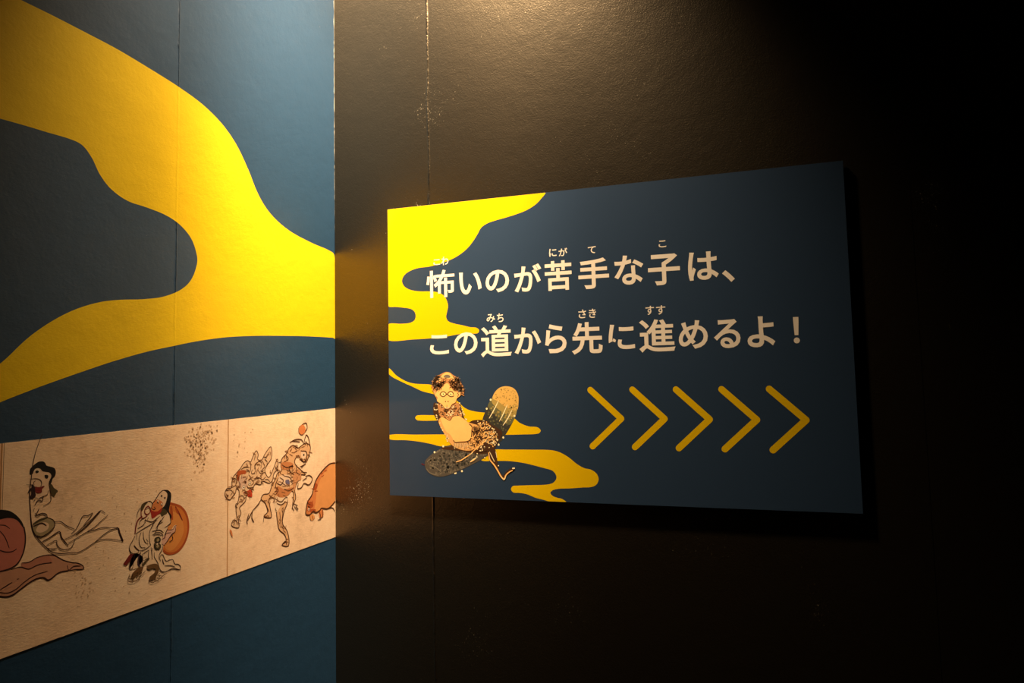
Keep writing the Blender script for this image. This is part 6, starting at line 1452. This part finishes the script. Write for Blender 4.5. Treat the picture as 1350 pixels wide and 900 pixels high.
# ------------------------------------------------------------------ the room
XW, YW, ZC = 3.6, -3.4, 3.05
def struct(o): o['kind'] = 'structure'; return o
floor = struct(box('floor', -.1, XW, YW, .1, -.08, 0, M_floor))
ceiling = struct(box('ceiling', -.1, XW, YW, .1, ZC, ZC + .08, M_ceil))
T = .0015                                           # papered panels stand 1.5 mm proud of the wall core
wl = struct(box('wall_left', -.1, 0, YW, .1, 0, ZC, M_teal))
wr = struct(box('wall_right', 0, XW, 0, .1, 0, ZC, M_black))
ys = [0.0, SEAM_L, SEAM_L + .92, SEAM_L + 1.84, -YW]
for a, b in zip(ys, ys[1:]):
    box('wall_panel', 0, T, -b + .0002, -a - .0002, .001, ZC - .001, M_teal, wl, .0004)
xs = [T, SEAM_R, SEAM_R + .92, SEAM_R + 1.84, XW]
for a, b in zip(xs, xs[1:]):
    box('wall_panel', a + .0002, b - .0002, -T, 0, .001, ZC - .001, M_black, wr, .0004)
L3 = lambda u, v, h: Vector((T + h, -u, v))
p = Print(L3); p.run(ART['wall_cloud'], clamp=(.0005, 3, .5, ZC))
cl = p.build('cloud_band', wl); cl['label'] = 'broad flowing yellow cloud band printed across the teal wall'
# ragged white edge of the paper where the teal wall meets the dark one
random.seed(4); bm = bmesh.new(); prev = None; z = 1.735
while z < 2.6:
    w = .0004 + .0012 * random.random() * min(1, max(0, (z - 1.70) / .35)) + .0006 * min(1, (z - 1.7) / .4)
    q = (bm.verts.new((T + .0003, -.0003, z)), bm.verts.new((T + .0003, -.0003 - w, z)))
    if prev: bm.faces.new((prev[0], q[0], q[1], prev[1]))
    prev = q; z += random.uniform(.004, .016)
me = bpy.data.meshes.new('paper_edge'); bm.to_mesh(me); bm.free(); me.materials.append(M_edge)
link('paper_edge', me, wl)

# ------------------------------------------------------------------ the printed scroll on the left wall
t0, t1, b0, b1, sm, se, UL = (1.4156, 1.4151, 1.1427, 1.1421, 0.3145, 0.7088, 1.15)
scroll = empty('scroll_print', (T, -.4, (t0 + b0) / 2), 'long tan paper scroll print of ink spirits pasted across the teal wall', 'mural')
inv = Matrix.Translation(-Vector(scroll.location))
lerp = lambda a, b, u: a + (b - a) * u / UL
def S3(h0): return lambda u, v, h: Vector((T + h0 + h, -u, v)) - Vector(scroll.location)
for a, b in ((.0006, sm), (sm, se), (se, UL)):
    bm = bmesh.new(); g = .00035; hh = .0005
    uu = (a + (g if a > .01 else 0), b - g)
    co = [(uu[0], lerp(t0, t1, uu[0])), (uu[0], lerp(b0, b1, uu[0])), (uu[1], lerp(b0, b1, uu[1])), (uu[1], lerp(t0, t1, uu[1]))]
    s3 = S3(0)
    fr = [bm.verts.new(s3(x, y, hh)) for x, y in co]; bk = [bm.verts.new(s3(x, y, 0)) for x, y in co]
    bm.faces.new(fr); bm.faces.new(bk[::-1])
    for i in range(4): bm.faces.new((fr[i], bk[i], bk[(i + 1) % 4], fr[(i + 1) % 4]))
    bmesh.ops.recalc_face_normals(bm, faces=bm.faces)
    me = bpy.data.meshes.new('paper_sheet'); bm.to_mesh(me); bm.free(); me.materials.append(M_paper); link('paper_sheet', me, scroll)
# brown pasted joints where the sheets of the scroll meet
M_joint = relief(new_mat('brown_paste_line', 'b58250', .6, .3), 1, None, height=.0002, mottle=.3)
for k in (sm, se + .003):
    p = Print(S3(.0005)); p.h = 2e-5; rr = random.Random(3); n = 24
    P = [(k + rr.uniform(-.0003, .0003), lerp(b0, b1, k) + (lerp(t0, t1, k) - lerp(b0, b1, k)) * i / n) for i in range(n + 1)]
    p.stroke(P, .0024, M_joint, 0); p.build('paste_joint', scroll)
FIG = [('stain', 'stain', 'brown smudges and foxing on the paper'),
       ('pink_figure', 'figure', 'pink swollen round figure with black hair band, cut by the left edge'),
       ('leaning_figure', 'figure', 'bald-browed black-haired head leaning out over trailing ribbons'),
       ('sack_figure', 'figure', 'robed long-faced figure carrying a round orange sack'),
       ('crouching_demon', 'figure', 'grey crouching demon with ears and red mouth'),
       ('rattle_demon', 'figure', 'brown striding demon holding up a red rattle'),
       ('round_beast', 'figure', 'orange round-backed beast crawling at the corner')]
for i, (k, nm, lb) in enumerate(FIG):
    p = Print(S3(.0005)); p.h = 6e-5 + 2e-5 * i; p.run(ART[k], clamp=(.001, 3, .2, 3), step=1.2e-5 if k == 'sack_figure' else 2e-5)
    o = p.build(nm, scroll); o['label'] = lb
    if k == 'stain': o['kind'] = 'stuff'

# ------------------------------------------------------------------ the sign on the right wall
X0, X1, Z0, Z1 = (0.1435, 1.0541, 1.2368999999999999, 1.8369)
YF = -.012
sign = empty('sign_board', (X0, YF, Z0), 'navy rectangular sign with white writing and yellow chevrons on the dark wall', 'sign')
OR = Vector(sign.location)
R3 = lambda u, v, h: Vector((u, YF - .00002 - h, v)) - OR
def rel_box(name, *a, **k): 
    x0, x1, y0, y1, z0, z1, mat = a
    return box(name, x0 - OR.x, x1 - OR.x, y0 - OR.y, y1 - OR.y, z0 - OR.z, z1 - OR.z, mat, sign, k.get('bev', 0))
rel_box('foam_core', X0 + .0002, X1 - .0002, YF + .0006, YF + .007, Z0 + .0002, Z1 - .0002, M_navy)
rel_box('printed_face', X0, X1, YF, YF + .0006, Z0, Z1, M_navy, bev=.0001)
for x in (X0 + .12, X1 - .12):
    for z in (Z0 + .09, Z1 - .09): rel_box('mounting_pad', x - .03, x + .03, YF + .007, -T, z - .03, z + .03, M_core)
for k in ('sign_cloud_top', 'sign_cloud_middle', 'sign_cloud_bottom'):
    p = Print(R3); p.run(ART[k], clamp=(X0 + .0003, X1, Z0 + .0003, Z1 - .0003), yel=M_syel, step=2e-5); o = p.build('yellow_cloud', sign)
p = Print(R3); p.h = 8e-5; p.run(ART['bird'], step=8e-6)
o = p.build('winged_creature', sign); o['label'] = 'old man faced bird with speckled wings, gold and charcoal'
# chevrons: rounded V strokes
rel = [[-0.0586, 0.0539], [0.0, 0.0], [-0.0573, -0.0517]]; WCH = .0118
for tip in [[0.6432, 1.3943], [0.7251, 1.3939], [0.8068, 1.393], [0.8889, 1.3923], [0.9713, 1.3918]]:
    p = Print(R3); p.h = 6e-5
    A_, B_, C_ = [(tip[0] + q[0], tip[1] + q[1]) for q in rel]
    out = []
    def side(P, Q, k):                               # offset endpoints of a leg
        dx, dy = Q[0] - P[0], Q[1] - P[1]; l = math.hypot(dx, dy); nx, ny = -dy / l * WCH / 2 * k, dx / l * WCH / 2 * k
        return (P[0] + nx, P[1] + ny), (Q[0] + nx, Q[1] + ny)
    def arc(c, a0, a1, n=8): return [(c[0] + WCH / 2 * math.cos(a0 + (a1 - a0) * i / n), c[1] + WCH / 2 * math.sin(a0 + (a1 - a0) * i / n)) for i in range(n + 1)]
    th1 = math.atan2(A_[1] - B_[1], A_[0] - B_[0]); th2 = math.atan2(C_[1] - B_[1], C_[0] - B_[0])
    if th2 < 0: th2 += 2 * math.pi
    if th1 < 0: th1 += 2 * math.pi
    hf = (th2 - th1) / 2; inner = (B_[0] + math.cos(th1 + hf) * WCH / 2 / math.sin(hf), B_[1] + math.sin(th1 + hf) * WCH / 2 / math.sin(hf))
    out = arc(A_, th1 + math.pi / 2, th1 - math.pi / 2) + arc(B_, th1 - math.pi / 2, th2 + math.pi / 2 - 2 * math.pi) + arc(C_, th2 + math.pi / 2, th2 - math.pi / 2) + [inner]
    p.fill(out, M_syel); p.build('chevron', sign)
# lettering: every outer contour is filled on its own with the counters it holds, then joined to one letter
def area(c): return sum(c[i - 1][0] * c[i][1] - c[i][0] * c[i - 1][1] for i in range(len(c))) / 2
def holds(c, q):
    r = False
    for i in range(len(c)):
        (x1, y1), (x2, y2) = c[i], c[i - 1]
        if (y1 > q[1]) != (y2 > q[1]) and q[0] < (x2 - x1) * (q[1] - y1) / (y2 - y1) + x1: r = not r
    return r
CACHE = {}
def glyph(c, bold):
    if (c, bold) in CACHE: return CACHE[c, bold]
    cs = []
    for st in GLYPHS[c].split('/'):
        v = [int(a) / 1000 for a in st.split(' ')]; cs.append([(v[i], v[i + 1]) for i in range(0, len(v), 2)])
    big = max(cs, key=lambda k: abs(area(k))); sg = 1 if area(big) > 0 else -1
    outs = [k for k in cs if area(k) * sg > 0]; holes = [k for k in cs if area(k) * sg <= 0]
    V, F_ = [], []
    for oc in outs:
        cu = bpy.data.curves.new('glyph', 'CURVE'); cu.dimensions = '2D'; cu.fill_mode = 'BOTH'
        for k in [oc] + [h for h in holes if holds(oc, h[0])]:
            sp = cu.splines.new('POLY'); sp.points.add(len(k) - 1); sp.use_cyclic_u = True
            for i, q in enumerate(k): sp.points[i].co = (q[0], q[1], 0, 1)
        cu.offset = bold / 1000
        ob = bpy.data.objects.new('tmp', cu); SC.collection.objects.link(ob)
        me = bpy.data.meshes.new_from_object(ob.evaluated_get(bpy.context.evaluated_depsgraph_get()))
        b = len(V); V += [(w.co.x, w.co.y) for w in me.vertices]; F_ += [[b + i for i in pl.vertices] for pl in me.polygons]
        bpy.data.objects.remove(ob); bpy.data.meshes.remove(me); bpy.data.curves.remove(cu)
    CACHE[c, bold] = (V, F_); return V, F_
for (c, tx, tz, sx, sz, bold) in PLACE:
    V, F_ = glyph(c, bold)
    p = Print(R3); p.h = 1.6e-4; p.tris([(tx + sx * x, tz + sz * y) for x, y in V], F_, M_let)
    p.build('letter', sign)

# ------------------------------------------------------------------ the ceiling spotlight that lights the corner, plus an added second spot (above the frame)
lamp = empty('track_spotlight', (LAMP_LOC[0], LAMP_LOC[1], ZC), 'black track spotlight with an added second spot hanging from the dark ceiling above the corner', 'lamp')
def cyl(name, p0, p1, r0, r1, mat, seg=28, cap=(True, True)):
    p0, p1 = Vector(p0), Vector(p1); ax = (p1 - p0).normalized(); a = ax.orthogonal().normalized(); b = ax.cross(a)
    bm = bmesh.new(); rings = []
    for pp, rr_ in ((p0, r0), (p1, r1)): rings.append([bm.verts.new(pp + (a * math.cos(k * 2 * math.pi / seg) + b * math.sin(k * 2 * math.pi / seg)) * rr_) for k in range(seg)])
    for k in range(seg): bm.faces.new((rings[0][k], rings[0][(k + 1) % seg], rings[1][(k + 1) % seg], rings[1][k]))
    if cap[0]: bm.faces.new(rings[0][::-1])
    if cap[1]: bm.faces.new(rings[1])
    bmesh.ops.recalc_face_normals(bm, faces=bm.faces)
    me = bpy.data.meshes.new(name); bm.to_mesh(me); bm.free(); me.materials.append(mat); return link(name, me, lamp)
box('track_rail', -.6, .9, -.018, .018, -.03, 0, M_metal, lamp)
def spot(loc, aim, watt, size):
    dl = (Vector(aim) - Vector(loc)).normalized(); lp = Vector(loc) - Vector(lamp.location)
    top = lp - dl * .13
    cyl('stem', (top.x, top.y, -.02), top, .009, .009, M_metal)
    cyl('lamp_body', lp - dl * .19, lp - dl * .012, .052, .058, M_metal)
    ld = bpy.data.lights.new('spot_beam', 'SPOT'); ld.energy = watt; ld.color = LAMP_COL; ld.spot_size = math.radians(size); ld.spot_blend = LAMP_BLEND; ld.shadow_soft_size = LAMP_R
    lo = bpy.data.objects.new('spot_beam', ld); SC.collection.objects.link(lo); lo.parent = lamp
    lo.rotation_euler = dl.to_track_quat('-Z', 'Y').to_euler(); lo.location = lp
spot(LAMP_LOC, LAMP_AIM, LAMP_W, LAMP_SIZE)
spot((PX, PY, LZ), (QX, QY, QZ), W2, SIZE2)  # unseen second spot, added to brighten the scroll paper by the corner
